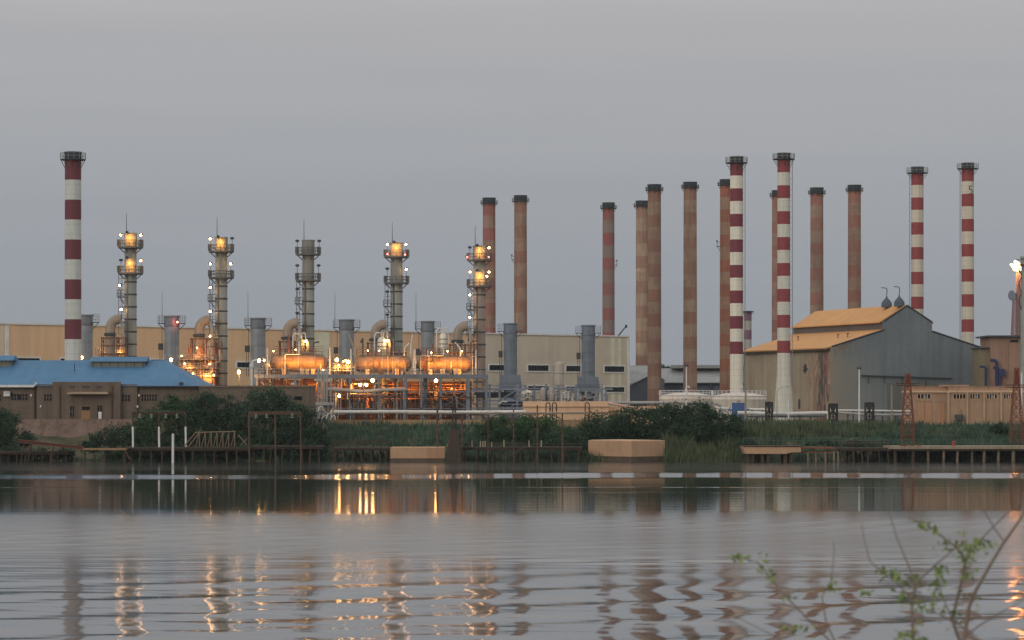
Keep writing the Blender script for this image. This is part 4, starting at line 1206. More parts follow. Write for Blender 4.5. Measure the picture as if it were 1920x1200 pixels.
def pipe_rack():
    D = 548; k = K(D)
    t = thing('pipe_rack', 'long grey steel rack carrying the glowing drums, full of lit pipes below', 'pipe rack', (wx(690, D), D, GZ))
    X = lambda p: (p - 690) * k
    Z = lambda p: wz(p, D) - GZ
    m = mat('rack_steel', A(104, 110, 118), A(78, 82, 90), .65, .1, .3, .4)
    dep = 14
    # deck level
    b = MB(); b.span((X(477), 0, Z(709)), (X(914), .35, Z(702))); b.span((X(477), dep, Z(709)), (X(914), dep + .35, Z(703)))
    for p in range(480, 915, 15): b.span((X(p) - .1, .35, Z(708)), (X(p) + .1, dep, Z(705)))
    b.build('main_beam', m, t)
    b = MB(); b.span((X(478), 1.0, Z(704.5)), (X(912), dep - .5, Z(703.5))); b.build('deck_grating', STEEL_DARK, t)
    for p, w_, y in ((482, 3, 0), (553, 5, 0), (655, 2.5, 0), (710.5, 4, 0), (760.5, 6, 0), (790, 4, .1), (797, 7, 2), (826, 5, 0), (877.5, 7, 0), (912, 5, 0), (527, 3, 2), (603, 3, 3), (740, 4, 4), (850, 3, 5)):
        c = MB(); c.span((X(p) - w_ * k / 2, y, -.2), (X(p) + w_ * k / 2, y + .45, Z(708.9))); c.build('column', m, t)
    for p in (500, 560, 620, 680, 740, 800, 860, 905):
        c = MB(); c.span((X(p) - .18, dep, -.2), (X(p) + .18, dep + .3, Z(708.9))); c.build('column', m, t)
    b = MB()
    b.span((X(826), .1, Z(735.5)), (X(912), .4, Z(733))); b.span((X(760), 5, Z(736)), (X(880), 5.3, Z(733.5)))
    b.span((X(615), .1, Z(767)), (X(912), .35, Z(765))); b.span((X(655), 3, Z(758)), (X(914), 3.3, Z(756.3))); b.span((X(655), 4, Z(762)), (X(880), 4.3, Z(760.5)))
    b.build('cross_beam', m, t)
    q = MB()
    for hz in (.55, 1.1): q.tube([(X(478), .1, Z(702) + hz), (X(914), .1, Z(702) + hz)], .045, 4)
    p = 478
    while p < 915: q.tube([(X(p), .1, Z(702)), (X(p), .1, Z(702) + 1.1)], .045, 4); p += 9
    q.build('railing', STEEL, t)
    br = MB()
    for a, c_ in ((826, 877), (877, 826), (710, 740), (655, 700)):
        br.tube([(X(a), 1.0, Z(765)), (X(c_), 1.0, Z(737))], .12, 4)
    br.build('brace', m, t)
    # pipework inside the rack
    for i in range(88):
        px = RP.choice([RP.uniform(480, 905), RP.uniform(610, 900), RP.uniform(490, 600)])
        y = RP.uniform(1.5, 13)
        r = RP.choice([.07, .09, .12, .16, .25])
        b = MB()
        kind = RP.random()
        zA = Z(RP.uniform(745, 788)); zB = Z(RP.uniform(708, 730))
        if kind < .5:
            dx = RP.uniform(-1, 1) * 2.5
            zq = RP.uniform(zA, zB)
            b.tube([(X(px), y, zA), (X(px), y, zq), (X(px) + dx, y, zq + abs(dx) * .2), (X(px) + dx, y, zB)], r, 7)
        elif kind < .75:
            ln = RP.uniform(2, 9); z = Z(RP.uniform(712, 782))
            b.tube([(X(px), y, z - 1.2), (X(px), y, z), (min(X(px) + ln, X(908)), y, z), (min(X(px) + ln, X(908)), y, z - RP.uniform(.5, 3))], r, 7)
        elif kind < .9:
            b.lathe([(.02, -.1), (.35, 0), (.38, .3), (.38, 1.5), (.3, 1.75), (.02, 1.85)], 10, (X(px), y, zA))
            b.tube([(X(px), y, zA + 1.7), (X(px), y, zB)], .08, 6)
        else:
            z = Z(RP.uniform(715, 775)); ln = RP.uniform(1.5, 3.5)
            b.tube([(X(px), y, z), (X(px) + .2, y, z), (X(px) + ln, y, z), (X(px) + ln + .2, y, z)], [.2, .55, .55, .2], 12)
        b.build('process_pipe', RP.choice(CLUT), t, True)
    # risers and trays along the front of the rack
    for i in range(40):
        px = RP.uniform(480, 912); y = RP.uniform(-.6, .9); r = RP.choice([.05, .06, .08, .11]); b = MB()
        za, zb_ = Z(RP.uniform(758, 790)), Z(RP.choice([RP.uniform(712, 735), RP.uniform(735, 755)]))
        if px < 610: za = Z(RP.uniform(735, 745))
        b.tube([(X(px), y, za), (X(px), y, zb_), (X(px) + RP.uniform(-.8, .8), y + .6, zb_ + .5)], r, 6)
        b.build('riser_pipe', RP.choice([PIPEG, STEEL, STEEL_DARK, STEEL_DARK, CLUT[3], RUST_DARK]), t, True)
    for a, c_, py, y in ((615, 700, 741, -.2), (705, 800, 746, .2), (660, 880, 753, 1.2), (800, 905, 745, -.3), (620, 905, 779, 1.5), (500, 600, 716, .6), (715, 860, 723, 1.0)):
        b = MB(); b.span((X(a), y, Z(py)), (X(c_), y + .5, Z(py) + .12)); b.build('cable_tray', RP.choice([STEEL_DARK, PIPEG, RUST_DARK]), t)
    # inner gantry floors
    for py in (731, 748):
        b = MB(); b.span((X(608), 7, Z(py)), (X(880), 12, Z(py) + .15))
        for hz in (.5, 1.05): b.tube([(X(608), 7, Z(py) + hz), (X(880), 7, Z(py) + hz)], .04, 4)
        b.build('inner_walkway', RUST, t)
    # lamps fixed to the rack
    for px, py, yy, wt, sz in ((697, 713, 3.5, 420, .32), (816.5, 713.5, 3.5, 420, .31), (635, 742, 1.5, 200, .29), (840, 722, 6, 260, .0), (772, 722, 5, 260, 0), (660, 724, 5, 220, 0), (735, 726, 6, 200, 0),
                               (507, 722, 5, 180, 0), (575, 724, 5, 220, 0), (625, 720, 6, 220, 0), (590, 718, 2, 80, 0), (690, 752, 6, 110, 0), (760, 752, 6, 110, 0), (545, 726, 2, 90, 0), (868, 726, 6, 130, 0)):
        if sz:
            h = MB(); h.lathe([(.1, .3), (.4, .32), (.32, .6), (.08, .75)], 10, (X(px), yy, Z(py)))
            ho = h.build('hanging_lamp', STEEL_DARK, t)
            bb = MB(); bb.sphere((X(px), yy, Z(py)), sz, 12, 8); bb.build('bulb', BULBO, ho)
            lamp_light(t, (X(px), yy - .3, Z(py)), wt * 2, (1, .42, .09), .3, (0, 1, -.5), 175)
        else:
            lamp_light(t, (X(px), yy, Z(py)), wt * 2.2, (1, .36, .06), .3, (0, 1, -.4), 178)
pipe_rack()

def drum(px0, px1, yt, yb, D, label, endcap=False, lights=()):
    k = K(D); xc = (px0 + px1) / 2
    t = thing('boiler_drum', label, 'drum', (wx(xc, D), D, wz(702.5, D)), group='horizontal drums on the rack')
    Z = lambda p: wz(p, D) - wz(702.5, D)
    X = lambda p: (p - xc) * k
    r = (yb - yt) / 2 * k; zc = Z((yt + yb) / 2)
    m = mat('drum_lagging', A(128, 108, 88), A(88, 70, 56), .5, .1, .5, .6, .8)
    pts, rs = [], []
    L0, L1 = X(px0), X(px1)
    for x, q in ((L0, .25), (L0 + .25 * r, .7), (L0 + .55 * r, .93), (L0 + .9 * r, 1.0), (L1 - .9 * r, 1.0), (L1 - .55 * r, .93), (L1 - .25 * r, .7), (L1, .25)):
        pts.append((x, 0, zc)); rs.append(r * q)
    b = MB(); b.tube(pts, rs, 24); b.build('shell', m, t, True)
    b = MB()
    for u in (.22, .5, .78):
        x = L0 + (L1 - L0) * u
        b.tube([(x - .1, 0, zc), (x + .1, 0, zc)], r * 1.02, 24)
    b.build('band', STEEL, t)
    for u in (.25, .75):
        s = MB(); x = L0 + (L1 - L0) * u
        s.span((x - .35, -r * .8, 0), (x + .35, r * .8, zc - r * .55)); s.build('saddle', mat('saddle_paint', A(190, 170, 140), None, .7), t)
    top = MB()
    for i in range(9):
        x = L0 + (L1 - L0) * (i + .6) / 9.6
        top.tube([(x, RP.uniform(-.6, .6), zc + r * .8), (x, 0, zc + r + RP.uniform(.4, 1.5))], RP.choice([.06, .1, .16]), 6)
    top.span((L0 + .8, -.7, zc + r + .55), (L1 - .8, .7, zc + r + .63))
    for hz in (.5, .95): top.tube([(L0 + .8, -.7, zc + r + .6 + hz), (L1 - .8, -.7, zc + r + .6 + hz)], .035, 4)
    top.build('top_nozzle', RUST, t)
    for x in (L0 - .3, L1 + .5):
        f = MB(); f.tube([(x, -r * 1.1, 0), (x, -r * 1.1, zc + r + 1.2)], .16, 6); f.build('guard_post', PIPEW, t)
    for i in range(15):
        x = RP.uniform(L0 - .2, L1 + .3); q = RP.choice([.05, .07, .1, .13]); f = MB()
        kind = RP.random(); y = -r * RP.uniform(1.02, 1.3)
        if kind < .45:
            f.tube([(x, y, 0), (x, y, zc + r * RP.uniform(-.2, 1.1))], q, 6)
        elif kind < .75:
            z = zc + r * RP.uniform(.2, 1.1); dx = RP.uniform(.8, 3)
            f.tube([(x, y, .1), (x, y, z), (min(x + dx, L1 + .5), y, z), (min(x + dx, L1 + .5), y + .8, z + RP.uniform(.6, 2.6))], q, 6)
        else:
            f.tube([(x, y * .6, zc + r * .9), (x, y * .6, zc + r + RP.uniform(1.2, 3.4)), (x + RP.uniform(-1.5, 1.5), 0, zc + r + RP.uniform(2.0, 4.2))], q * 1.3, 6)
        f.build('feed_pipe', RP.choice(CLUT + [PIPEW, STEEL_DARK, RUST_DARK]), t, True)
    for i in range(3):
        x = L0 + (L1 - L0) * RP.uniform(.05, .95); w_ = RP.uniform(.5, 1.1); f = MB()
        f.span((x, -r * 1.35, .05), (x + w_, -r * 1.1, RP.uniform(.6, 1.3))); f.build('junction_box', RP.choice([STEEL_DARK, STEEL, RUST_DARK]), t)
    for i in range(3):
        x = L0 + (L1 - L0) * (i + RP.uniform(.2, .8)) / 3; z = zc + r * RP.choice([-.75, 1.35, 1.5]); f = MB()
        f.lathe([(.06, .1), (.16, .12), (.13, .28), (.04, .34)], 8, (x, -r * 1.15, z)); f.tube([(x, -r * 1.1, z + .3), (x, -r * .8, z + .3)], .04, 4)
        ho = f.build('work_lamp', STEEL_DARK, t)
        g = MB(); g.sphere((x, -r * 1.15, z), .1, 8, 6); g.build('bulb', BULBO, ho)
    for px, py, wt in lights:
        for q in (-13, 0, 13):
            lamp_light(t, (X(px + q), -r - 2.6, Z(py + 1)), wt * .95, (1.0, .36, .03), .4, (0, 1, -.1), 110)
    return t
drum(506, 615, 664.5, 698, 556, 'glowing orange drum below the unlit tall stack, its left end shining white', True, ((548, 676, 260), (594, 682, 210)))
drum(662, 772, 666, 698.5, 558, 'glowing orange drum in the middle of the three', False, ((700, 679, 140), (742, 683, 240)))
drum(782, 888, 667, 699, 560, 'glowing orange drum last in the row beside the sooted stack', False, ((815, 680, 240), (862, 681, 280)))

def steam_dome(px, yt, yb, w, D, label, col, lit=0):
    k = K(D)
    t = thing('steam_vessel', label, 'vessel', (wx(px, D), D, wz(yb, D)), group='domed vessels above the drums')
    r = w * k / 2; h = (yb - yt) * k
    b = MB(); b.lathe([(r * .95, -1.2), (r, 0), (r, h * .62), (r * .92, h * .8), (r * .65, h * .94), (.15, h)], 20); b.build('shell', col, t, True)
    b = MB(); b.ring(r * 1.02, h * .3, .07, 20); b.ring(r * 1.02, h * .6, .07, 20); b.build('band', STEEL_DARK, t)
    b = MB(); b.tube([(0, 0, h), (0, 0, h + .8), (-r * 1.2, 0, h + .9), (-r * 1.6, 0, h + .2), (-r * 1.6, 0, -2.5)], .16, 7)
    b.tube([(r * .3, -.3, h * .9), (r * .4, -.3, h + 1.0), (r * 1.1, -.3, h + 1.0), (r * 1.5, -.3, h * .3)], .12, 7); b.build('steam_pipe', PIPEW, t, True)
    b = MB(); zz = -1.2
    b.box((-.5, 0, zz), (r * 4.4, r * 2.6, .2))
    for hz in (.6, 1.15): b.tube([(-r * 2.6, -r * 1.3, zz + hz), (r * 1.9, -r * 1.3, zz + hz)], .05, 4)
    for i in range(8): b.tube([(-r * 2.6 + i * r * .64, -r * 1.3, zz), (-r * 2.6 + i * r * .64, -r * 1.3, zz + 1.15)], .05, 4)
    for xx in (-r * 2.4, r * 1.7): b.tube([(xx, -r * 1.2, zz), (xx, -r * 1.2, zz - 4.2)], .14, 5)
    b.build('platform', STEEL, t)
    if lit:
        g = MB(); g.sphere((r * 1.25, -.7, h * .72), .2, 8, 6); g.build('lamp', BULBO, t)
        lamp_light(t, (r * 1.5, -1.3, h * .6), lit, (1, .5, .14), .3)
        q = MB(); q.tube([(r * 1.15, -.3, h * .85), (r * 1.6, -.3, h * .75), (r * 1.8, -.3, h * .3), (r * 1.6, -.3, -.5)], .28, 8); q.build('lit_pipe', CLUT[3], t, True)
OLIVE = mat('olive_vessel', A(132, 124, 102), A(106, 98, 82), .6, .1, .5, .4)
PALEV = mat('pale_vessel', A(196, 190, 174), A(160, 152, 138), .45, .2, .5, .3)
steam_dome(563, 634, 656, 17, 570, 'olive vessel left of the foot of the unlit stack', OLIVE, 110)
steam_dome(716, 632, 657, 17, 575, 'pale capped vessel left of the stack with red lamps, an orange lit pipe beside it', PALEV, 110)
steam_dome(831, 624, 654, 15, 580, 'shiny pale domed vessel above the last drum', PALEV, 0)

def process_unit(px0, px1, yt, yb, D, label, lamps, dens=40):
    k = K(D); xc = (px0 + px1) / 2
    t = thing('burner_structure', label, 'process unit', (wx(xc, D), D, GZ), group='lit burner structures beside the tall stacks')
    X = lambda p: (p - xc) * k
    Z = lambda p: wz(p, D) - GZ
    fr = MB()
    for p in (px0, px0 + (px1 - px0) * .33, px0 + (px1 - px0) * .66, px1):
        for y in (0, 8): fr.tube([(X(p), y, -.2), (X(p), y, Z(yt + 8 + (yb - yt) * .25))], .14, 4)
    fr.build('frame', RUST, t)
    for q in (.42, .62, .8):
        py = yt + (yb - yt) * q
        d = MB(); d.span((X(px0) - .6, -.6, Z(py)), (X(px1) + .4, 8.4, Z(py) + .16))
        for hz in (.5, 1.05): d.tube([(X(px0) - .6, -.55, Z(py) + hz), (X(px1) + .4, -.55, Z(py) + hz)], .055, 4)
        n = int((px1 - px0) / 4)
        for i in range(n + 1):
            x = X(px0) - .6 + (X(px1) - X(px0) + 1.0) * i / n; d.tube([(x, -.55, Z(py)), (x, -.55, Z(py) + 1.05)], .05, 4)
        d.build('walkway', STEEL, t)
    for i in range(dens):
        px = RP.uniform(px0, px1); y = RP.uniform(0, 7.5); r = RP.choice([.06, .09, .13, .22])
        za = Z(RP.uniform(yt + (yb - yt) * .5, yb)); zb_ = Z(RP.uniform(yt, yt + (yb - yt) * .5)); dx = RP.uniform(-1.6, 1.6)
        b = MB(); b.tube([(X(px), y, za), (X(px), y, (za + zb_) / 2), (X(px) + dx, y, (za + zb_) / 2 + .3), (X(px) + dx, y, zb_)], r, 7)
        b.build('burner_pipe', RP.choice(CLUT), t, True)
    b = MB(); x0 = X(px0 + (px1 - px0) * .42); zc = Z(yt + (yb - yt) * .88)
    b.tube([(x0, 2, zc), (x0 + .4, 2, zc), (X(px1) - .6, 2, zc), (X(px1) - .2, 2, zc)], [.3, 1.0, 1.0, .3], 14); b.build('vessel', CLUT[3], t, True)
    for i in range(max(3, dens // 9)):
        px, py = RP.uniform(px0, px1), RP.uniform(yt + 6, yb - 14); f = MB(); x, z = X(px), Z(py)
        f.lathe([(.06, .1), (.16, .12), (.13, .28), (.04, .34)], 8, (x, -.7, z)); f.tube([(x, -.6, z + .3), (x, -.2, z + .3)], .04, 4)
        ho = f.build('work_lamp', STEEL_DARK, t)
        g = MB(); g.sphere((x, -.7, z), .1, 8, 6); g.build('bulb', BULBO, ho)
    for px, py, y, wt in lamps: lamp_light(t, (X(px), y, Z(py)), wt * 2.2, (1, .38, .07), .3, (0, 1, -.1), 170)
process_unit(190, 232, 634, 700, 560, 'lit burner structure peeking over the blue roof', ((207, 652, -1.5, 150), (224, 660, -1, 60), (200, 664, 2, 90)), 30)
process_unit(340, 402, 640, 722, 562, 'brightly lit burner structure at the right end of the blue roof', ((374, 655, -1.5, 170), (388, 706, -1.2, 220), (355, 688, -1.5, 90), (395, 684, 2, 130), (368, 672, 2, 130), (350, 702, 1, 90)), 60)
process_unit(498, 532, 664, 700, 566, 'cluster of lit pipes left of the first drum', ((508, 684, -1, 70),), 16)
process_unit(620, 660, 668, 702, 566, 'cluster of lit pipes between the first and second drums', ((632, 690, -1.2, 110), (652, 690, -1.2, 110)), 26)

def boiler_casing(px0, px1, yt, D, label, n):
    k = K(D); xc = (px0 + px1) / 2
    t = thing('boiler_casing', label, 'boiler', (wx(xc, D), D, GZ), group='rust brown boiler casings under the rack')
    X = lambda p: (p - xc) * k
    Z = lambda p: wz(p, D) - GZ
    m = mat('boiler_casing_paint', A(126, 92, 72), A(92, 66, 54), .8, 0, .4, .5, .7)
    b = MB(); b.span((X(px0), 0, -.2), (X(px1), 6, Z(yt)))
    for i in range(int((px1 - px0) / 7)):
        x = X(px0 + 4 + i * 7); b.span((x - .09, -.16, 0), (x + .09, -.001, Z(yt) - .1))
    for q in (.3, .62): b.span((X(px0), -.22, Z(yt) * q), (X(px1), -.002, Z(yt) * q + .16))
    b.build('casing', m, t)
    for i in range(max(2, int((px1 - px0) / 26))):
        px = px0 + 10 + i * 26 + RP.uniform(-3, 3)
        d = MB(); z = Z(yt) * RP.uniform(.15, .7); d.lathe([(.75, 0), (.75, .35), (.55, .45), (.1, .5)], 14)
        d.v = [(X(px) + vx, -.2 - vz, z + vy) for vx, vy, vz in d.v]
        d.build('burner_port', RP.choice([STEEL, RUST, STEEL_DARK]), t, True)
    for i in range(n):
        px = RP.uniform(px0 + 2, px1 - 2); y = RP.uniform(-2.4, -.35); r = RP.choice([.07, .1, .14, .2])
        za, zb_ = Z(RP.uniform(750, 790)), Z(RP.uniform(yt, 740)); dx = RP.uniform(-2, 2)
        b = MB(); zm = RP.uniform(za, zb_)
        b.tube([(X(px), y, za), (X(px), y, zm), (X(px) + dx, y, zm + .2), (X(px) + dx, y, zb_)], r, 7); b.build('boiler_pipe', RP.choice(CLUT), t, True)
boiler_casing(484, 556, 712, 563, 'rust brown boiler casing at the left end below the rack deck', 22)
boiler_casing(562, 652, 716, 565, 'rust brown boiler casing behind the pipe riser stage', 26)
boiler_casing(662, 754, 713, 564, 'rust brown boiler casing below the middle drum', 28)
boiler_casing(764, 884, 715, 564, 'rust brown boiler casing below the last drum', 34)

# ------------------------------------------------------------------ standing lamps of the yard
def lamp_post(px, py, D, label, zb=GZ, size=.28, watts=300, arms=1, col=STEEL_DARK):
    k = K(D)
    t = thing('yard_lamp', label, 'lamp', (wx(px, D), D, zb), group='lit yard lamps')
    z = wz(py, D) - zb
    b = MB(); b.tube([(0, .3, -.2), (0, .3, z + .3)], [.11, .07], 6); b.build('pole', col, t)
    for i in range(arms):
        x = (i - (arms - 1) / 2) * 1.15
        h = MB(); h.lathe([(.1, .0), (.34, .05), (.3, .3), (.1, .42)], 10, (x, .05, z + .22)); h.tube([(0, .3, z + .3), (x, .1, z + .4)], .05, 5)
        ho = h.build('lamp_head', STEEL_DARK, t)
        g = MB(); g.sphere((x, -.05, z), size, 12, 8); g.build('bulb', BULBO if arms == 1 else BULB, ho)
    lamp_light(t, (0, -.8, z), watts * .8, (1, .45, .12), .4)
lamp_post(153, 670.5, 545, 'lit lamp at the foot of the thick banded chimney', watts=500)
lamp_post(321, 674.5, 530, 'lit lamp above the right end of the blue roof ridge', watts=400)
lamp_post(448, 698, 545, 'lit lamp on the ground right of the second tall stack', watts=1600, size=.28)
lamp_post(485.5, 676, 544, 'lit lamp at the left end of the rack beside a smaller one', watts=300, size=.31)
lamp_post(495.5, 675.5, 544.5, 'small lit lamp next to the left end of the first drum', watts=60, size=.17)
lamp_post(631.5, 674.5, 549, 'large lit lamp just right of the first drum', watts=500, size=.31)
lamp_post(653, 678.5, 549, 'large lit lamp just left of the middle drum', watts=500, size=.31)
lamp_post(681, 721.5, 540, 'twin headed white lamp in front of the rack', watts=160, size=.26, arms=2)

# ------------------------------------------------------------------ pipelines in front of the rack
def pipeline(name, label, pts, r, m, D, supports=(), smat=None):
    """pts in photo pixels at distance D"""
    x0, y0 = pts[0][0], pts[0][1]
    zb = 4.6
    t = thing(name, label, 'pipeline', (wx(x0, D), D, zb))
    P = lambda p: (wx(p[0], D) - wx(x0, D), p[2] if len(p) > 2 else 0, wz(p[1], D) - zb)
    b = MB(); b.tube([P(p) for p in pts], r, 10); b.build('pipe', m, t, True)
    for px, py in supports:
        s = MB(); q = P((px, py)); s.tube([(q[0], .3, -.6), (q[0], .3, q[2])], .13, 5); s.box((q[0], 0, q[2] - r - .1), (.5, .9, .12)); s.build('support', smat or STEEL_DARK, t)
    return t
pipeline('pipeline', 'long white pipeline running low in front of the rack', [(626, 772.5), (740, 772), (860, 773), (985, 772)], .33, PIPEW, 520, [(655, 772), (713, 772), (822, 773), (905, 773), (960, 772)])
pipeline('pipeline', 'sagging grey pipe spanning the rack columns at mid height', [(612, 729.5), (640, 731), (680, 734), (720, 731), (762, 730)], .34, PIPEG, 544, [(612, 731), (762, 730)])
pipeline('pipeline', 'grey white pipeline below the sheds and domed tanks', [(1141, 755), (1230, 755), (1345, 757), (1350, 760), (1352, 775)], .3, PIPEG, 535, [(1165, 755), (1250, 756), (1320, 757)])
pipeline('pipeline', 'sloping pinkish pipe rising from the peach wall', [(1139, 755.5), (1142, 756), (1205, 768), (1222, 771)], .24, mat('pink_pipe', A(178, 142, 124), None, .6), 532, [(1180, 764)])
pipeline('pipeline', 'bright white pipeline ending in a downturned elbow left of the white pole', [(1383, 774), (1470, 776), (1548, 774), (1553, 775), (1554, 793)], .34, PIPEW, 510, [(1400, 775), (1440, 776), (1500, 776)])
pipeline('pipeline', 'thin grey pipe running under the bright white pipeline', [(1383, 780.5), (1470, 781), (1546, 780)], .2, STEEL_BLUE, 511, [(1420, 781), (1520, 781)])
pipeline('pipeline', 'pair of pale pipes on the bank before the grey gable', [(1562, 773), (1620, 777), (1660, 778), (1708, 777)], .22, PIPEG, 512, [(1590, 776), (1640, 778), (1680, 778)])
pipeline('pipeline', 'upper pale pipe before the grey gable', [(1555, 769), (1650, 770), (1708, 771)], .16, PIPEW, 514, [(1600, 770), (1655, 770)])
pipeline('pipeline', 'low buff pipe near the domed tanks with small valves', [(1335, 765), (1395, 767), (1440, 768)], .22, PIPEW, 528, [(1350, 767), (1380, 767), (1410, 768), (1430, 768)])
def blue_valve():
    t = thing('valve_station', 'blue painted valve box on the pipes before the domed tank', 'valve', (wx(1385, 527), 527, GZ))
    b = MB(); b.span((-1.2, 0, 0), (1.4, .8, wz(755, 527) - GZ)); b.tube([(-2, .2, 2.6), (2, .2, 2.7)], .16, 6); b.build('valve_box', mat('valve_blue', A(62, 84, 124), None, .6), t)
    h = MB(); h.ring(.35, 0, .05, 12, (0, -.1, wz(752, 527) - GZ)); h.tube([(0, -.1, wz(756, 527) - GZ), (0, -.1, wz(752, 527) - GZ)], .05, 5); h.build('hand_wheel', STEEL_DARK, t)
blue_valve()

def riser_tower():
    D = 538; k = K(D)
    t = thing('riser_tower', 'small steel stage with a bundle of tall vertical pipes left of the rack', 'pipe tower', (wx(605, D), D, 4.8))
    X = lambda p: (p - 605) * k
    Z = lambda p: wz(p, D) - 4.8
    for p, y0, y1 in ((597, 695, 788), (602.5, 700, 786), (608.5, 695, 786), (613, 698, 788), (590, 757, 788), (620, 712, 770)):
        b = MB(); b.tube([(X(p), 0, Z(y1)), (X(p), 0, Z(y0)), (X(p), 1.2, Z(y0) + .3)], .17, 7); b.build('riser_pipe', PIPEG, t, True)
    b = MB(); b.span((X(583), -1, Z(760)), (X(626), 2, Z(754))); b.build('stage', PIPEG, t)
    b = MB()
    for hz in (.6, 1.2): b.tube([(X(583), -1, Z(754) + hz), (X(626), -1, Z(754) + hz)], .05, 4)
    b.tube([(X(583.5), -1, Z(754)), (X(583.5), -1, Z(728))], .12, 5)
    for p in range(584, 627, 6): b.tube([(X(p), -1, Z(754)), (X(p), -1, Z(754) + 1.2)], .05, 4)
    b.build('railing', STEEL, t)
    b = MB()
    for p in (585, 594, 605, 616, 625):
        for y in (-.8, 1.8): b.tube([(X(p), y, -1), (X(p), y, Z(760))], .16, 5)
    b.build('leg', STEEL, t)
    for i in range(10):
        b = MB(); px = RP.uniform(584, 624); z = Z(RP.uniform(764, 784)); b.tube([(X(px), -1.1, z - .8), (X(px) + .2, -1.1, z), (X(px) + .8, -1.0, z + .3), (X(px) + 1.0, -1, z - .6)], .13, 6); b.build('valve_loop', RP.choice([PIPEW, PIPEG, STEEL]), t, True)
riser_tower()

def white_riser():
    D = 530
    t = thing('white_riser', 'white vertical pipe with a bent top at the left end of the rack', 'pipe', (wx(472, D), D, GZ))
    z = wz(676, D) - GZ
    b = MB(); b.tube([(0, 0, -.5), (0, 0, z - .8), (.15, 0, z - .2), (.6, 0, z), (1.2, 0, z + .05)], .22, 8); b.build('pipe', PIPEW, t, True)
    b = MB(); b.lathe([(.22, 0), (.42, .1), (.42, .8), (.22, .9)], 10, (0, 0, wz(690, D) - GZ)); b.build('valve', PIPEW, t, True)
white_riser()

def steel_frame():
    D = 552; k = K(D)
    t = thing('cooler_frame', 'blue grey steel frame with stacked air coolers right of the rack', 'steel frame', (wx(945, D), D, GZ))
    X = lambda p: (p - 945) * k
    Z = lambda p: wz(p, D) - GZ
    m = mat('cooler_steel', A(112, 120, 132), A(86, 92, 104), .65, 0, .3, .4)
    for p in (918, 936.5, 970, 985):
        b = MB(); b.span((X(p) - .2, 0, -.2), (X(p) + .2, .4, Z(720 if p < 975 else 727))); b.build('column', m, t)
    b = MB()
    for y0, y1, a, c_ in ((728, 731.5, 884, 986), (722, 723.5, 912, 975), (750, 752.5, 884, 986), (764, 766.5, 884, 984), (757, 758.5, 900, 978)):
        b.span((X(a), .05, Z(y1)), (X(c_), .35, Z(y0)))
    b.build('beam', m, t)
    for y0, y1, a, c_ in ((735, 746, 890, 965), (768, 774, 890, 986), (753, 763, 936, 980)):
        b = MB(); b.span((X(a), 1.5, Z(y1)), (X(c_), 6, Z(y0)))
        n = int((c_ - a) / 6)
        for i in range(n): b.span((X(a + i * 6), 1.35, Z(y1)), (X(a + i * 6) + .15, 1.5, Z(y0)))
        b.build('cooler_bank', mat('dark_cooler', A(64, 66, 74), A(50, 52, 60), .7, 0, .8, .3), t)
    b = MB(); b.tube([(X(938), -.1, Z(750)), (X(968), -.1, Z(732))], .12, 4); b.build('brace', m, t)
    b = MB(); b.tube([(X(891), -.6, Z(775)), (X(891), -.6, Z(741))], .2, 8); b.build('riser', PIPEW, t, True)
    for i in range(10):
        p = RP.uniform(920, 985); z = Z(RP.uniform(735, 764)); b = MB(); b.tube([(X(p), -.2, z), (X(p) + .6, -.2, z + .5), (X(p) + 1.6, -.2, z + .4)], .14, 6); b.build('pipe_bend', RP.choice([PIPEW, STEEL_BLUE, PIPEG]), t, True)
steel_frame()

def yard_skid():
    D = 575; k = K(D)
    t = thing('filter_skid', 'clutter of grey pipes, posts and small vessels in front of the tan hall', 'pipe skid', (wx(1060, D), D, GZ))
    X = lambda p: (p - 1060) * k
    Z = lambda p: wz(p, D) - GZ
    for p, y0 in ((985, 722), (1002, 722), (1047, 722), (1070, 726), (1080, 722), (1024, 720), (1128, 728), (1136, 728)):
        b = MB(); b.tube([(X(p), 0, -.1), (X(p), 0, Z(y0))], .22, 5); b.build('post', STEEL_BLUE, t)
    b = MB(); b.span((X(984), -.1, Z(730)), (X(1082), .3, Z(727))); b.span((X(1046), 2, Z(731)), (X(1150), 2.4, Z(728))); b.build('beam', STEEL_BLUE, t)
    for i in range(26):
        p = RP.uniform(985, 1130); z = Z(RP.uniform(735, 752)); dx = RP.uniform(.6, 2.6); b = MB()
        b.tube([(X(p), RP.uniform(-.5, 3), z - 1.5), (X(p), RP.uniform(-.5, 3), z), (X(p) + dx, 1, z + RP.uniform(-.2, .7)), (X(p) + dx, 1, z - 1.2)], RP.choice([.1, .16, .26]), 7); b.build('pipe_bend', RP.choice([PIPEG, STEEL, STEEL_BLUE, PIPEW, RUST]), t, True)
    for p in (1018, 1034):
        b = MB(); b.lathe([(.1, 0), (.5, .1), (.55, .4), (.55, 2.2), (.4, 2.6), (.1, 2.8)], 12, (X(p), -.8, Z(752))); b.build('filter_pot', PIPEG, t, True)
yard_skid()
def silo():
    D = 600; k = K(D)
    t = thing('upright_tank', 'pale upright cylinder tank standing against the tan hall between the windows', 'tank', (wx(1049, D), D, GZ))
    Z = lambda p: wz(p, D) - GZ
    r = 9 * k
    b = MB(); b.lathe([(r, -.2), (r, Z(683)), (r * .85, Z(680)), (r * .45, Z(678)), (.1, Z(677.3))], 20); b.build('shell', mat('silo_paint', A(150, 144, 134), A(128, 122, 112), .6, 0, .3, .3), t, True)
    b = MB()
    for y in (700, 722): b.ring(r * 1.01, Z(y), .08, 20)
    b.tube([(-r - .3, -.3, 0), (-r - .3, -.3, Z(685))], .06, 4); b.build('ladder', STEEL, t)
silo()
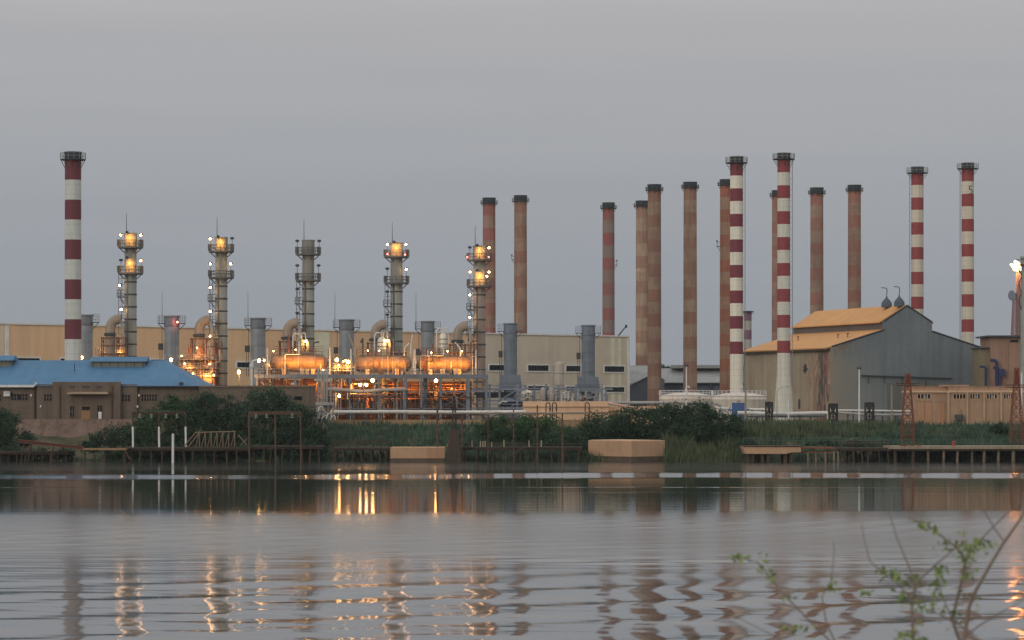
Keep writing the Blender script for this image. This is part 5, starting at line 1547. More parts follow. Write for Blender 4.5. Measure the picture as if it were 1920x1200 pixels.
# black hoops over the pipeline
for i, (px, lab) in enumerate(((1027.5, 'black pipe hoop, left one of a close pair before the peach wall'), (1039.5, 'black pipe hoop, right one of a close pair before the peach wall'), (1101, 'black pipe hoop standing alone above the dark bushes'))):
    D = 498; t = thing('pipe_hoop', lab, 'pipe', (wx(px, D), D, 4.5), group='black pipe hoops')
    z1 = wz(755, D) - 4.5
    pts = [(-.35, 0, -.5), (-.35, 0, z1 - .35)] + [(-.35 * math.cos(a), 0, z1 - .35 + .35 * math.sin(a)) for a in (.5, 1.0, 1.57, 2.1, 2.6)] + [(.35, 0, z1 - .35), (.35, 0, -.5)]
    b = MB(); b.tube(pts, .1, 7); b.build('pipe', mat('black_pipe', A(58, 50, 48), None, .8), t, True)
    b = MB(); b.box((-.35, 0, z1 - 1.8), (.3, .3, .3)); b.box((.35, 0, z1 - 1.1), (.3, .3, .3)); b.build('flange', RUST_DARK, t)

# ------------------------------------------------------------------ right edge: grey stack, flare, masts
def edge_stack():
    D = 600; k = K(D)
    t = thing('edge_stack', 'pale grey exhaust stack with curved ladder cages at the right edge', 'exhaust stack', (wx(1929, D), D, GZ))
    Z = lambda p: wz(p, D) - GZ
    r = 15.5 * k
    b = MB(); b.lathe([(r, -.2), (r, Z(560)), (r * .96, Z(556)), (r * .96, Z(486)), (r * 1.05, Z(485)), (r * 1.05, Z(481)), (r * .85, Z(481))], 24); b.build('shaft', CLAD, t, True)
    for ya, yb in ((520, 548), (550, 580), (495, 515)):
        q = MB()
        pts = [(-r * .95, -.5, Z(ya))] + [(-r * .95 - 4.5 * k * math.sin(u), -.5, Z(ya + (yb - ya) * u / math.pi)) for u in (.5, 1.0, 1.57, 2.1, 2.6)] + [(-r * .95, -.5, Z(yb))]
        q.tube(pts, .12, 5); q.build('ladder_cage', STEEL_DARK, t)
    q = MB(); q.lathe([(r, Z(498)), (r * 1.6, Z(497.5)), (r * 1.6, Z(496)), (r, Z(495.5))], 16, caps=False)
    q.ring(r * 1.6, Z(496) + 1, .05, 16); q.build('platform', STEEL_DARK, t)
edge_stack()
def flare():
    D = 760; k = K(D)
    t = thing('flare_stack', 'thin lattice flare stack with a burning orange flame at the right edge', 'flare', (wx(1909.5, D), D, GZ))
    Z = lambda p: wz(p, D) - GZ
    b = MB(); b.lattice(1.5, .9, 0, Z(512), 26, .09); b.build('lattice', mat('faded_red_steel', A(136, 108, 106), None, .8), t)
    b = MB(); b.tube([(0, 0, 0), (0, 0, Z(506))], .35, 8); b.lathe([(.3, 0), (.6, .3), (.62, 1.6), (.5, 1.7)], 12, (0, 0, Z(512))); b.build('riser', PIPEG, t, True)
    f = MB()
    for (ox, oy, h, w_, lean) in ((0, 0, 2.7, .95, -.9), (-.9, .3, 1.7, .75, -1.1), (.4, -.2, 1.6, .6, -.3)):
        pts, rs = [], []
        for i in range(8):
            u = i / 7
            pts.append((ox + lean * u * u + .18 * math.sin(5 * u + ox), oy, Z(507) + h * u)); rs.append(max(.03, w_ * (.35 + 1.6 * u) * (1 - u) ** .8 + .02))
        f.tube(pts, rs, 10)
    f.build('flame', FLAME, t, True)
    lamp_light(t, (-1.5, -2.5, Z(498)), 2500, (1, .45, .15), .8)
flare()
def dish_mast():
    D = 700; k = K(D)
    t = thing('radio_mast', 'lattice mast with a round dish antenna behind the brown block', 'mast', (wx(1903, D), D, GZ))
    Z = lambda p: wz(p, D) - GZ
    b = MB(); b.lattice(1.7, .9, Z(640), Z(550), 12, .07); b.lattice(2.2, 1.7, 0, Z(640), 10, .09); b.build('lattice', mat('mast_red', A(132, 106, 106), None, .8), t)
    d = MB(); d.tube([(-.9, -.5, Z(554)), (-.7, -.35, Z(554)), (-.5, -.2, Z(554))], [1.25, .9, .2], 18)
    do = d.build('dish', STEEL_BLUE, t, True); do.rotation_euler = (0, 0, .0)
    a = MB(); a.tube([(-.5, -.2, Z(554)), (0, 0, Z(556)), (.2, 0, Z(549))], .1, 5); a.build('dish_arm', STEEL, t)
dish_mast()
def crane():
    D = 860; k = K(D)
    t = thing('crane_jib', 'thin crane jib sloping up behind the right end of the tan hall', 'crane', (wx(1158, D), D, GZ))
    Z = lambda p: wz(p, D) - GZ
    b = MB(); b.tube([(-6, 0, 0), (0, 0, Z(631)), (16.5 * k, 0, Z(611))], [.5, .25, .2], 6)
    b.box((16 * k, 0, Z(612)), (.7, .5, .9)); b.build('jib', STEEL_DARK, t)
    b = MB(); b.span((-8, -1.5, -.2), (-3, 1.5, 2.2)); b.span((-7, -1.2, 2.2), (-5, 1.2, 4)); b.build('cab', mat('crane_yellow', A(150, 120, 60), None, .7), t)
crane()

# ------------------------------------------------------------------ slim white and grey poles
def pole(px, y0, y1, D, label, r, m, head=None, zb=None):
    zb = wz(y1, D)
    t = thing('lamp_pole', label, 'pole', (wx(px, D), D, zb), group='slim poles on the bank')
    h = wz(y0, D) - zb
    b = MB(); b.tube([(0, 0, -1.2), (0, 0, h)], [r, r * .75], 8); b.build('pole', m, t, True)
    if head == 'box':
        q = MB(); q.box((0, 0, h + .12), (.75, .4, .3)); q.tube([(-.2, 0, h + .2), (-.2, 0, h + .55)], .05, 5); q.tube([(.2, 0, h + .2), (.2, 0, h + .5)], .05, 5); q.build('lamp_head', STEEL_DARK, t)
    elif head == 'arm':
        q = MB(); q.tube([(0, 0, h), (.2, 0, h + .5), (.9, 0, h + .9), (1.7, 0, h + .95)], [.07, .06, .05, .05], 6); q.box((1.9, 0, h + .92), (.6, .25, .14)); q.build('lamp_arm', STEEL, t)
pole(1287, 687, 760, 520, 'white lamp pole with a dark head in front of a domed tank', .15, WHITE, 'box')
pole(1611, 692, 796, 505, 'tall white lamp pole in front of the grey gable wall', .16, WHITE, 'box')
pole(1398, 690, 786, 508, 'thick grey pole beside the bright banded chimney', .2, mat('weathered_grey_pole', A(128, 118, 108), None, .8))
pole(1672, 722, 796, 508, 'stubby grey pole left of the rusty lattice tower', .17, mat('weathered_grey_pole', A(128, 118, 108), None, .8))
pole(1478.5, 750, 792, 506, 'short white post at the flared foot of the tallest banded chimney', .15, WHITE)
pole(1457, 735, 795, 507, 'thin curved street lamp between the two bright banded chimneys', .07, STEEL, 'arm')
pole(1915.5, 698, 772, 470, 'white pole beside the red lattice tower at the right edge', .16, WHITE)
# ------------------------------------------------------------------ things along the waterline
def caisson():
    D = 447; k = K(D)
    t = thing('concrete_caisson', 'larger tan concrete block at the waterline with one corner facing the river', 'concrete block', (wx(1184, D), D, 0), math.radians(40), 'tan concrete blocks at the waterline')
    zt = wz(826.5, D); zb = wz(857, D)
    a = (1184 - 1105) * k / math.cos(math.radians(40)); b_ = (1250 - 1184) * k / math.sin(math.radians(40))
    # local x along right face, y along left face
    m = mat('tan_caisson_concrete', A(160, 129, 102), A(140, 114, 92), .9, 0, .3, .15, .8)
    th = math.radians(40)
    w = (1250 - 1184) * k / math.cos(th); l = (1184 - 1105) * k / math.sin(th)
    q = MB(); q.span((0, 0, zb), (w, l, zt)); o = q.build('block', m, t)
    bv = o.modifiers.new('bevel', 'BEVEL'); bv.width = .1; bv.segments = 2
    q = MB(); q.span((.06, .06, -1.5), (w - .06, l - .06, zb)); q.build('wet_foot', mat('wet_concrete', A(82, 70, 58), A(58, 52, 46), .7, 0, .8, .5), t)
    q = MB(); q.span((.3, .3, zt), (w - .3, l - .3, zt + .06)); q.build('top_screed', mat('pale_screed', A(186, 156, 128), None, .9), t)
caisson()
def caisson2():
    D = 446; k = K(D)
    t = thing('concrete_caisson', 'low tan concrete block at the waterline left of the brick plinth', 'concrete block', (wx(782, D), D, 0), 0, 'tan concrete blocks at the waterline')
    X = lambda p: (p - 782) * k
    q = MB(); q.span((X(732), 0, wz(860, D)), (X(834), 6, wz(838.5, D))); o = q.build('block', MATS['tan_caisson_concrete'], t)
    bv = o.modifiers.new('bevel', 'BEVEL'); bv.width = .1; bv.segments = 2
    q = MB(); q.span((X(732.4), .06, -1.5), (X(833.4), 5.9, wz(860, D))); q.build('wet_foot', MATS['wet_concrete'], t)
    q = MB(); q.span((X(800), -.02, wz(859.5, D)), (X(833.5), 0.05, wz(839.5, D))); q.build('darker_panel', mat('darker_tan_concrete', A(150, 116, 92), A(132, 104, 84), .9, 0, .4, .4), t)  # slightly darker rectangle across the right part of the front face
caisson2()
def landing():
    D = 446; k = K(D)
    t = thing('landing_stage', 'tan concrete landing slab on short piles with a rusty end', 'jetty', (wx(1445, D), D, 0))
    X = lambda p: (p - 1445) * k
    Z = lambda p: wz(p, D)
    q = MB(); q.prism([(X(1393), 0, Z(837.5)), (X(1398), 0, Z(851)), (X(1474), 0, Z(851)), (X(1484), 0, Z(848)), (X(1502), 0, Z(848)), (X(1502), 0, Z(838.5))], (0, 6, 0)); q.build('slab', MATS['tan_caisson_concrete'], t)
    q = MB(); q.span((X(1394), -.1, Z(838)), (X(1503), 6, Z(836))); q.build('capping', RUST_DARK, t)
    for p in (1403, 1412, 1430, 1441, 1472, 1484):
        for y in (.6, 4.6):
            q = MB(); q.span((X(p) - .22, y, -2.2), (X(p) + .22, y + .5, Z(850))); q.build('pile', RUST_DARK, t)
    q = MB(); q.span((X(1503.5), .4, Z(849.5)), (X(1568), 6, Z(847))); q.span((X(1503.5), .4, Z(842)), (X(1568), 6, Z(838.5))); q.build('timber_deck', RUST, t)
    for p in (1516, 1531, 1549, 1565, 1573):
        q = MB(); q.tube([(X(p), .3, -2.2), (X(p) - .1, .3, Z(846.9))], .17, 6); q.build('pile', mat('pale_pile', A(118, 106, 90), A(72, 64, 56), .9, 0, .6, .6, .9), t)
landing()
def jetty():
    D = 446; k = K(D)
    t = thing('jetty', 'long concrete jetty on pale piles running out of the right edge', 'jetty', (wx(1790, D), D, 0))
    X = lambda p: (p - 1790) * k
    Z = lambda p: wz(p, D)
    q = MB(); q.span((X(1668), 0, Z(842)), (X(1950), 8, Z(836.5))); q.build('deck', mat('jetty_concrete', A(134, 122, 104), A(96, 88, 78), .9, 0, .5, .6), t)
    q = MB(); q.span((X(1668), .3, Z(845.5)), (X(1950), 7.5, Z(842))); q.build('beam', RUST_DARK, t)
    for p in (1683, 1713, 1743, 1770, 1797, 1824, 1850, 1877, 1905, 1932):
        p += RP.uniform(-4, 4)
        q = MB(); q.tube([(X(p) + RP.uniform(-.35, .35), .8, -2.5), (X(p), .8, Z(845.4))], RP.uniform(.17, .29), 8); q.build('pile', mat('pale_pile', A(118, 106, 90), A(72, 64, 56), .9, 0, .6, .6, .9) if p > 1730 else RUST_DARK, t)
        q = MB(); q.span((X(p + 9) - .25, 6, -2.5), (X(p + 9) + .25, 6.5, Z(845.4))); q.build('pile', RUST_DARK, t)
    q = MB(); q.span((X(1668), 7.6, -1), (X(1950), 7.9, Z(845.4))); q.build('shade_backing', SOOT_SHADE, t)  # black sheet added behind the piles in place of the shade under the deck
    q = MB()
    for u in (826, 830.5): q.tube([(X(1652), 7.0, Z(u)), (X(1950), 7.0, Z(u))], .03, 4)
    for p in range(1652, 1950, 17): q.tube([(X(p), 7.0, Z(837)), (X(p), 7.0, Z(825.5))], .035, 4)
    q.build('railing', mat('teal_rail', A(72, 96, 90), None, .7), t)
    q = MB(); q.box((X(1790), 1.5, Z(835)), (.5, .5, .5)); q.lathe([(.25, 0), (.22, .5), (.35, .6), (.3, .8)], 10, (X(1790), 1.2, Z(836.5))); q.build('bollard', mat('bollard_red', A(130, 72, 64), None, .8), t)
    for p in (1693, 1701, 1712, 1725): 
        q = MB(); q.box((X(p), 1.0, Z(835.2)), (.6, .5, .35)); q.build('cleat', RUST, t)
jetty()
def timber_jetty(name, label, px0, px1, ytop, D, m, npile, dep=6, rail=None, posts=()):
    k = K(D); xc = (px0 + px1) / 2
    t = thing('jetty', label, 'jetty', (wx(xc, D), D, 0))
    X = lambda p: (p - xc) * k
    Z = lambda p: wz(p, D)
    q = MB(); q.span((X(px0), 0, Z(ytop + 3)), (X(px1), dep, Z(ytop))); q.build('deck', m, t)
    q = MB()
    q.span((X(px0), .2, Z(ytop + 6)), (X(px1), .6, Z(ytop + 3))); q.build('beam', RUST_DARK, t)
    for i in range(npile):
        p = px0 + (px1 - px0) * (i + .3) / (npile - .4)
        if p > px1 - 1: p = px1 - 1
        p += RP.uniform(-2.5, 2.5)
        q = MB(); q.tube([(X(p) + RP.uniform(-.5, .5), .4, -2.3), (X(p), .4, Z(ytop + 3))], RP.uniform(.1, .17), 6); q.build('pile', RUST_DARK, t)
        q = MB(); q.tube([(X(p), dep - .5, -2), (X(p), dep - .5, Z(ytop + 3))], .16, 6); q.build('pile', RUST_DARK, t)
    if rail:
        q = MB()
        for u in rail: q.tube([(X(px0), .2, Z(u)), (X(px1), .2, Z(u))], .06, 4)
        n = max(2, int((px1 - px0) / 14))
        for i in range(n + 1): q.tube([(X(px0 + (px1 - px0) * i / n), .2, Z(ytop)), (X(px0 + (px1 - px0) * i / n), .2, Z(rail[0]))], .06, 4)
        q.build('railing', RUST_DARK, t)
    for p, y in posts:
        q = MB(); q.tube([(X(p), .1, Z(ytop)), (X(p), .1, Z(y))], .09, 5); q.build('stub_post', mat('pale_stub', A(150, 140, 122), None, .8), t)
    return t
DARKT = mat('dark_timber', A(66, 58, 50), A(44, 42, 40), .95, 0, 1, .5)
timber_jetty('j', 'dark low jetty with thin rails left of the tan block', 624, 731, 839, 450, DARKT, 7, 7, (826, 832))
timber_jetty('j', 'dark footway on piles with pale stub posts between the two tan blocks', 862, 1092, 838, 449, DARKT, 9, 4, (832,), [(885, 826), (901, 827), (905.5, 827), (909.5, 827), (922, 829), (945, 825), (992, 826), (1015, 826), (779, 828), (784.5, 828)][:8])
timber_jetty('j', 'dark cluttered timber jetty below the white tipped posts', 236, 470, 839, 449, DARKT, 12, 8, None)
timber_jetty('j', 'dark tumbledown jetty under the rusty gantry frame', 470, 604, 836, 450, DARKT, 8, 8, None)
timber_jetty('j', 'dark jetty between the landing slab and the long concrete jetty', 1576, 1668, 840, 448, DARKT, 6, 8, (827, 832))
timber_jetty('j', 'dark piled jetty below the bush at the left edge', -20, 128, 846, 449, DARKT, 10, 7, None)
def gangway():
    D = 447; k = K(D)
    t = thing('gangway', 'rusty brown gangway sloping down to the water at the left', 'gangway', (wx(95, D), D, 0))
    X = lambda p: (p - 95) * k
    Z = lambda p: wz(p, D)
    q = MB(); q.prism([(X(34), 0, Z(825)), (X(34), 0, Z(830)), (X(155), 0, Z(843)), (X(155), 0, Z(838))], (0, 2, 0)); q.build('ramp', mat('rust_red_plate', A(92, 58, 52), A(66, 46, 42), .9, 0, .6, .4), t)
    q = MB(); q.tube([(X(34), -.1, Z(824.5)), (X(155), -.1, Z(837.5))], .09, 5); q.build('edge_rail', RUST, t)
    for p in (45, 58, 100):
        q = MB(); q.tube([(X(p) - .8, .2, -1.6), (X(p), .2, Z(834 if p < 60 else 838))], .12, 5); q.build('prop', RUST_DARK, t)
gangway()
def plank():
    D = 447; k = K(D)
    t = thing('plank_walk', 'narrow tan plank walkway level above the water by the stone wall', 'walkway', (wx(192, D), D, 0))
    X = lambda p: (p - 192) * k
    Z = lambda p: wz(p, D)
    q = MB(); q.span((X(153), 0, Z(844)), (X(236), 1.6, Z(840.5))); q.build('deck', mat('pale_plank', A(132, 106, 78), None, .9, 0, 1, .4), t)
    for p in (158, 195, 232):
        q = MB(); q.tube([(X(p), .6, -2), (X(p), .6, Z(844))], .15, 5); q.build('pile', RUST_DARK, t)
    q = MB(); q.tube([(X(234), .2, Z(845)), (X(244), .2, Z(862))], .09, 5); q.build('prop', RUST, t)
plank()
def gantry(label, pxs, ytop, yw, ybot, D, m, insul, mlow=None):
    k = K(D); xc = pxs[0]
    t = thing('gantry_frame', label, 'gantry', (wx(xc, D), D, 0), group='insulator gantries')
    X = lambda p: (p - xc) * k
    Z = lambda p: wz(p, D)
    for p in pxs:
        q = MB(); q.tube([(X(p), 0, Z(yw)), (X(p), 0, Z(ytop))], .12, 6); po = q.build('post', m, t)
        q = MB(); q.tube([(X(p) + .05, 0, Z(ybot)), (X(p), 0, Z(yw))], .17 if mlow else .12, 6); q.build('post_foot', mlow or m, po)
    q = MB()
    for u in (ytop, ytop + 3.5): q.tube([(X(pxs[0]), 0, Z(u)), (X(pxs[-1]), 0, Z(u))], .1, 4)
    n = int((pxs[-1] - pxs[0]) / 7)
    for i in range(n): q.tube([(X(pxs[0] + i * 7), 0, Z(ytop + 3.5)), (X(pxs[0] + i * 7 + 7), 0, Z(ytop))], .05, 4)
    q.tube([(X(pxs[0]), 0, Z(ytop + 10)), (X(pxs[0] + 10), 0, Z(ytop + 1))], .08, 4); q.tube([(X(pxs[-1]), 0, Z(ytop + 10)), (X(pxs[-1] - 10), 0, Z(ytop + 1))], .08, 4)
    q.build('beam', m, t)
    for p in insul:
        q = MB(); q.tube([(X(p), 0, Z(ytop + 3)), (X(p), 0, Z(ytop + 5))], .04, 4)
        for j in range(3): q.lathe([(.06, 0), (.24, .05), (.2, .16), (.06, .2)], 8, (X(p), 0, Z(ytop + 11) + j * .25))
        q.build('insulator', mat('porcelain', A(120, 122, 112), None, .4), t)
gantry('gantry frame on three white footed posts, in front of the leafy bushes', (249, 298, 348), 773, 800, 842, 452, RUST_DARK, (262, 284, 311, 332), WHITE)
gantry('rusty rectangular gantry frame with a middle post against the dark bush', (467, 516, 563.5), 773, 805, 866, 447, mat('rusty_gantry', A(92, 72, 58), A(66, 56, 48), .9, 0, 1, .4), (480, 500, 548))
def truss():
    D = 451; k = K(D)
    t = thing('truss_gangway', 'thin pale brown lattice gangway leaning down to the rusty gantry', 'gangway', (wx(350, D), D, 0))
    X = lambda p: (p - 350) * k
    Z = lambda p: wz(p, D)
    m = mat('pale_rusty_bar', A(116, 100, 84), None, .9)
    q = MB()
    q.tube([(X(353), 0, Z(838)), (X(374), 0, Z(811))], .1, 4); q.tube([(X(346), 0, Z(836)), (X(366), 0, Z(812))], .09, 4)
    for p in range(374, 446, 11):
        q.tube([(X(p), 0, Z(839)), (X(p), 0, Z(810))], .08, 4)
        q.tube([(X(p), 0, Z(810)), (X(p - 7), 0, Z(838))], .06, 4)
    q.tube([(X(366), 0, Z(811)), (X(442), 0, Z(809))], .09, 4)
    q.tube([(X(446), 0, Z(815)), (X(464), 0, Z(836))], .08, 4); q.tube([(X(450), 0, Z(835)), (X(464), 0, Z(822))], .06, 4)
    q.build('lattice', m, t)
    q = MB(); q.span((X(346), -.1, Z(840)), (X(466), 1.2, Z(838))); q.build('walkway', RUST_DARK, t)
truss()
def water_pole():
    D = 438
    t = thing('mooring_pole', 'slim white pole standing in the water near the dark jetty', 'pole', (wx(324, D), D, 0))
    b = MB(); b.tube([(0, 0, -2.5), (.03, 0, wz(816, D))], .19, 8); b.build('pole', WHITE, t, True)
    b = MB(); b.lathe([(.2, 0), (.22, .1), (.05, .25)], 8, (.03, 0, wz(816, D))); b.build('cap', WHITE, t)
water_pole()
def plinth_mast():
    D = 446; k = K(D)
    t = thing('lattice_mast', 'black lattice mast on a tapering dark brick plinth in the river', 'mast', (wx(851, D), D, 0))
    Z = lambda p: wz(p, D)
    m = mat('dark_brick', A(70, 58, 50), A(46, 42, 38), .95, 0, 1.2, .5)
    def frus(w0, w1, z0, z1, name, mm):
        q = MB()
        vs = [(sx * w / 2, sy * w / 2 + 1.5, z) for w, z in ((w0, z0), (w1, z1)) for sx, sy in ((-1, -1), (1, -1), (1, 1), (-1, 1))]
        q._add(vs, [(3, 2, 1, 0), (4, 5, 6, 7), (0, 1, 5, 4), (1, 2, 6, 5), (2, 3, 7, 6), (3, 0, 4, 7)]); return q.build(name, mm, t)
    frus(28 * k, 26 * k, -2, Z(838), 'footing', DARKT)
    frus(22 * k, 15 * k, Z(838), Z(805), 'plinth', m)
    q = MB(); q.prism([(-15 * k, 1, Z(838)), (-10 * k, 1, Z(838)), (-7.5 * k, 1, Z(818))], (0, .5, 0)); q.build('buttress', mat('pale_brick', A(120, 96, 78), None, .95), t)
    q = MB(); q.lattice(10 * k, 4.5 * k, Z(805), Z(764), 5, .06, (0, 1.5)); q.lattice(4.5 * k, 3 * k, Z(764), Z(742), 3, .05, (0, 1.5)); q.build('lattice', mat('black_lattice', A(54, 52, 50), None, .9), t)
    q = MB(); q.box((0, 1.5, Z(766)), (11 * k, .2, .2)); q.tube([(-3 * k, 1.5, Z(760)), (3 * k, 1.5, Z(752))], .05, 4); q.build('cross_arm', STEEL_DARK, t)
plinth_mast()
def pipe_bridge():
    D = 447; k = K(D)
    t = thing('pipe_bridge', 'rusty pipe bridge on tall thin posts standing along the water', 'pipe bridge', (wx(940, D), D, 0))
    X = lambda p: (p - 940) * k
    Z = lambda p: wz(p, D)
    m = mat('pipe_bridge_rust', A(88, 68, 56), A(62, 52, 46), .9, 0, 1, .4)
    q = MB(); q.tube([(X(765), 0, Z(775.5)), (X(1100), 0, Z(774))], .15, 7); q.build('pipe', mat('pale_worn_pipe', A(134, 124, 112), A(86, 76, 68), .8, 0, .15, .4, .9), t, True)
    for p, y0, w_ in ((820, 758, 4), (866.5, 775, 3.6), (915, 775, 2.2), (963, 768, 2.6), (1007.5, 760, 3), (1054.5, 775, 3.4)):
        q = MB(); q.tube([(X(p), 0, -2.4), (X(p), 0, Z(y0))], w_ * k / 2, 6); q.build('post', m, t)
    q = MB()
    for a, c_ in ((820, 866), (866, 915), (915, 963), (963, 1007), (1007, 1054)):
        s = c_ - a
        pts = [(X(a + s * u / 8), .1, Z(777 + 9 * (abs(u / 4 - 1) ** 1.6))) for u in range(9)]
        q.tube(pts, .05, 4)
        q.tube([(X(a), .1, Z(790)), (X(a + s * .3), .1, Z(778))], .06, 4); q.tube([(X(c_), .1, Z(790)), (X(c_ - s * .3), .1, Z(778))], .06, 4)
    q.build('hanger', m, t)
    q = MB(); q.tube([(X(963), .2, -2), (X(968), .2, Z(848)), (X(985), .2, Z(838))], .16, 6); q.build('strut', RUST_DARK, t)
pipe_bridge()
def red_tower(px, D, ytop, yarm, ymid, ybot, w0, label, yb_w):
    k = K(D)
    t = thing('lattice_tower', label, 'pylon', (wx(px, D), D, wz(ybot, D)), group='rusty red lattice towers on the right bank')
    Z = lambda p: wz(p, D) - wz(ybot, D)
    m = mat('red_lead_rust', A(112, 66, 52), A(84, 54, 44), .9, 0, .8, .3)
    mk = mat('dark_lead_rust', A(78, 60, 52), None, .9)
    q = MB(); q.lattice(w0 * k, w0 * k, -2, Z(ymid), 3, .042); q.lattice(w0 * k * .95, w0 * k * .45, Z(ymid), Z(yarm), 4, .045); q.build('lattice', m, t)
    q = MB(); q.lattice(w0 * k * .42, w0 * k * .3, Z(yarm), Z(ytop), 2, .06); q.span((-w0 * k * .2, -.2, Z(yarm)), (w0 * k * .2, .2, Z(ytop + 3))); q.build('head', m, t)
    q = MB()
    for u in (0, 4): q.tube([(-w0 * .95 * k, 0, Z(yarm + u)), (w0 * .95 * k, 0, Z(yarm + u))], .08, 4)
    q.tube([(-w0 * .95 * k, 0, Z(yarm)), (-w0 * .9 * k, 0, Z(yarm - 5))], .06, 4); q.tube([(w0 * .95 * k, 0, Z(yarm)), (w0 * .9 * k, 0, Z(yarm - 6))], .06, 4)
    q.build('cross_arm', mk, t)
    for yy in (ymid, (ymid + ybot) / 2):
        q = MB(); q.box((0, -.1, Z(yy)), (w0 * 1.1 * k, .2, .12)); q.build('tie_bar', m, t)
red_tower(1702, 462, 701, 719, 790, 842, 22, 'rusty red lattice tower in front of the left end of the tan flat building', 26)
red_tower(1906, 462, 690, 722, 790, 836, 22, 'rusty red lattice tower at the right edge of the view', 26)
def small_lattice(px, D, y0, y1, w, label):
    k = K(D)
    t = thing('equipment_stand', label, 'stand', (wx(px, D), D, wz(y1, D)), group='dark stands on the right bank')
    h = (y1 - y0) * k
    q = MB(); q.lattice(w * k, w * k, -1, h, 2, .08); q.build('lattice', mat('black_lattice', A(54, 52, 50), None, .9), t)
    q = MB(); q.box((0, 0, h * .85), (w * k * .5, .8, h * .35)); q.tube([(0, -.2, 0), (0, -.2, h)], .16, 5); q.build('cabinet', SOOT_SHADE, t)
small_lattice(1630, 500, 755, 796, 15, 'dark lattice stand just right of the tall white pole')
small_lattice(1562, 503, 757, 795, 15, 'dark cabinet stand at the end of the white pipeline')
small_lattice(1442, 506, 754, 796, 12, 'dark stand between the bright chimneys on the bank')
def rail_line(px0, px1, y, D, label, m):
    t = thing('guard_rail', label, 'railing', (wx(px0, D), D, wz(y + 9, D)))
    k = K(D); L = (px1 - px0) * k
    q = MB(); q.tube([(0, 0, 9 * k), (L, 0, 9 * k)], .035, 4); q.tube([(0, 0, 5 * k), (L, 0, 5 * k)], .03, 4)
    n = int(L / 2.4)
    for i in range(n + 1): q.tube([(L * i / n, 0, -.8), (L * i / n, 0, 9 * k)], .035, 4)
    q.build('rail', m, t)
rail_line(1393, 1650, 821.5, 455, 'thin pale green rail in the reeds left of the rusty tower', mat('teal_rail', A(72, 96, 90), None, .7))
rail_line(1600, 1660, 797, 490, 'short dark rail on the grassy bank below the dark lattice stand', SOOT_SHADE)
# ------------------------------------------------------------------ vegetation
def leaf_mesh(name, cen, size, mats, parent, up=0.0):
    """many small two-triangle leaves, one island each"""
    n = len(cen)
    a = RNG.normal(size=(n, 3)); a[:, 2] += up
    a /= np.linalg.norm(a, axis=1)[:, None]
    b = np.cross(a, RNG.normal(size=(n, 3))); b /= np.linalg.norm(b, axis=1)[:, None]
    s = size[:, None]
    v = np.stack([cen - a * s, cen - b * s * .45, cen + a * s, cen + b * s * .45], 1).reshape(-1, 3)
    f = np.arange(4 * n).reshape(-1, 4)
    me = bpy.data.meshes.new(name)
    me.vertices.add(len(v)); me.vertices.foreach_set('co', v.ravel())
    me.loops.add(f.size); me.loops.foreach_set('vertex_index', f.ravel())
    me.polygons.add(n); me.polygons.foreach_set('loop_start', np.arange(0, f.size, 4)); me.polygons.foreach_set('loop_total', np.full(n, 4))
    me.update(calc_edges=True)
    me.materials.append(mats)
    o = bpy.data.objects.new(name, me); COL.objects.link(o); o.parent = parent
    return o

def bush(label, D, blobs, m, dens=95, dep=1.0, lsize=.20, group='dark bushes on the far bank', name='bush', cat='bush', stems=6):
    """blobs: (cx, cy, rx, ry) in photo pixels; spread over several metres of depth"""
    k = K(D)
    cx = sum(b[0] for b in blobs) / len(blobs)
    yb = max(b[1] + b[3] for b in blobs)
    gz = float(ground_z(np.array(wx(cx, D)), np.array(float(D))))
    t = thing(name, label, cat, (wx(cx, D), D, gz), group=group)
    cs, ss = [], []
    rs = random.Random(int(cx))
    for bx, by, rx, ry in blobs:
        X, Zc = (bx - cx) * k, wz(by, D) - gz
        a, c = rx * k, ry * k
        dd = (a + c) * .5 * dep
        # clumps over the ellipsoid, leaves round each clump
        ncl = max(14, int(a * c * 5.0))
        for _ in range(ncl):
            u = RNG.normal(size=3); u /= np.linalg.norm(u)
            q = RNG.uniform(.25, 1.0) ** .5 * RNG.uniform(.92, 1.06)
            cc = np.array([X + a * u[0] * q, dd * u[1] * q, Zc + c * u[2] * q])
            nl = int(dens * RNG.uniform(.5, 1.4))
            r = RNG.uniform(.5, 1.25) * min(1.2, .35 * min(a, c) + .35)
            off = RNG.normal(size=(nl, 3)) * r * np.array([.55, .55, .42])
            cs.append(cc + off)
            ss.append(RNG.uniform(.6, 1.35, nl) * lsize)
    cs = np.concatenate(cs); ss = np.concatenate(ss)
    keep = cs[:, 2] > -.6
    leaf_mesh('foliage', cs[keep], ss[keep], m, t)
    st = MB()
    for _ in range(stems):
        bx, by, rx, ry = rs.choice(blobs)
        X, Zc = (bx - cx) * k + rs.uniform(-.4, .4) * rx * k, wz(by, D) - gz + rs.uniform(-.2, .5) * ry * k
        x0 = X * .7 + rs.uniform(-.5, .5)
        st.tube([(x0, 0, -.6), ((x0 + X) / 2 + rs.uniform(-.3, .3), rs.uniform(-.4, .4), Zc * .5), (X, rs.uniform(-.8, .8), Zc)], [.14, .1, .04], 5)
    st.build('stem', mat('bush_bark', A(84, 70, 56), None, .95), t)
    return t
LF1 = leaf_mat('dark_bush_leaf', A(34, 54, 40), A(48, 68, 46), A(24, 38, 31))
LF2 = leaf_mat('bright_bush_leaf', A(46, 70, 46), A(60, 82, 50), A(32, 50, 38))
LF3 = leaf_mat('olive_bush_leaf', A(40, 60, 44), A(56, 74, 52), A(28, 44, 36))
bush('round dark bush at the left edge below the blue roofed building', 460, [(5, 800, 30, 32), (-20, 805, 30, 40), (20, 826, 32, 20), (48, 822, 14, 12)], LF1)
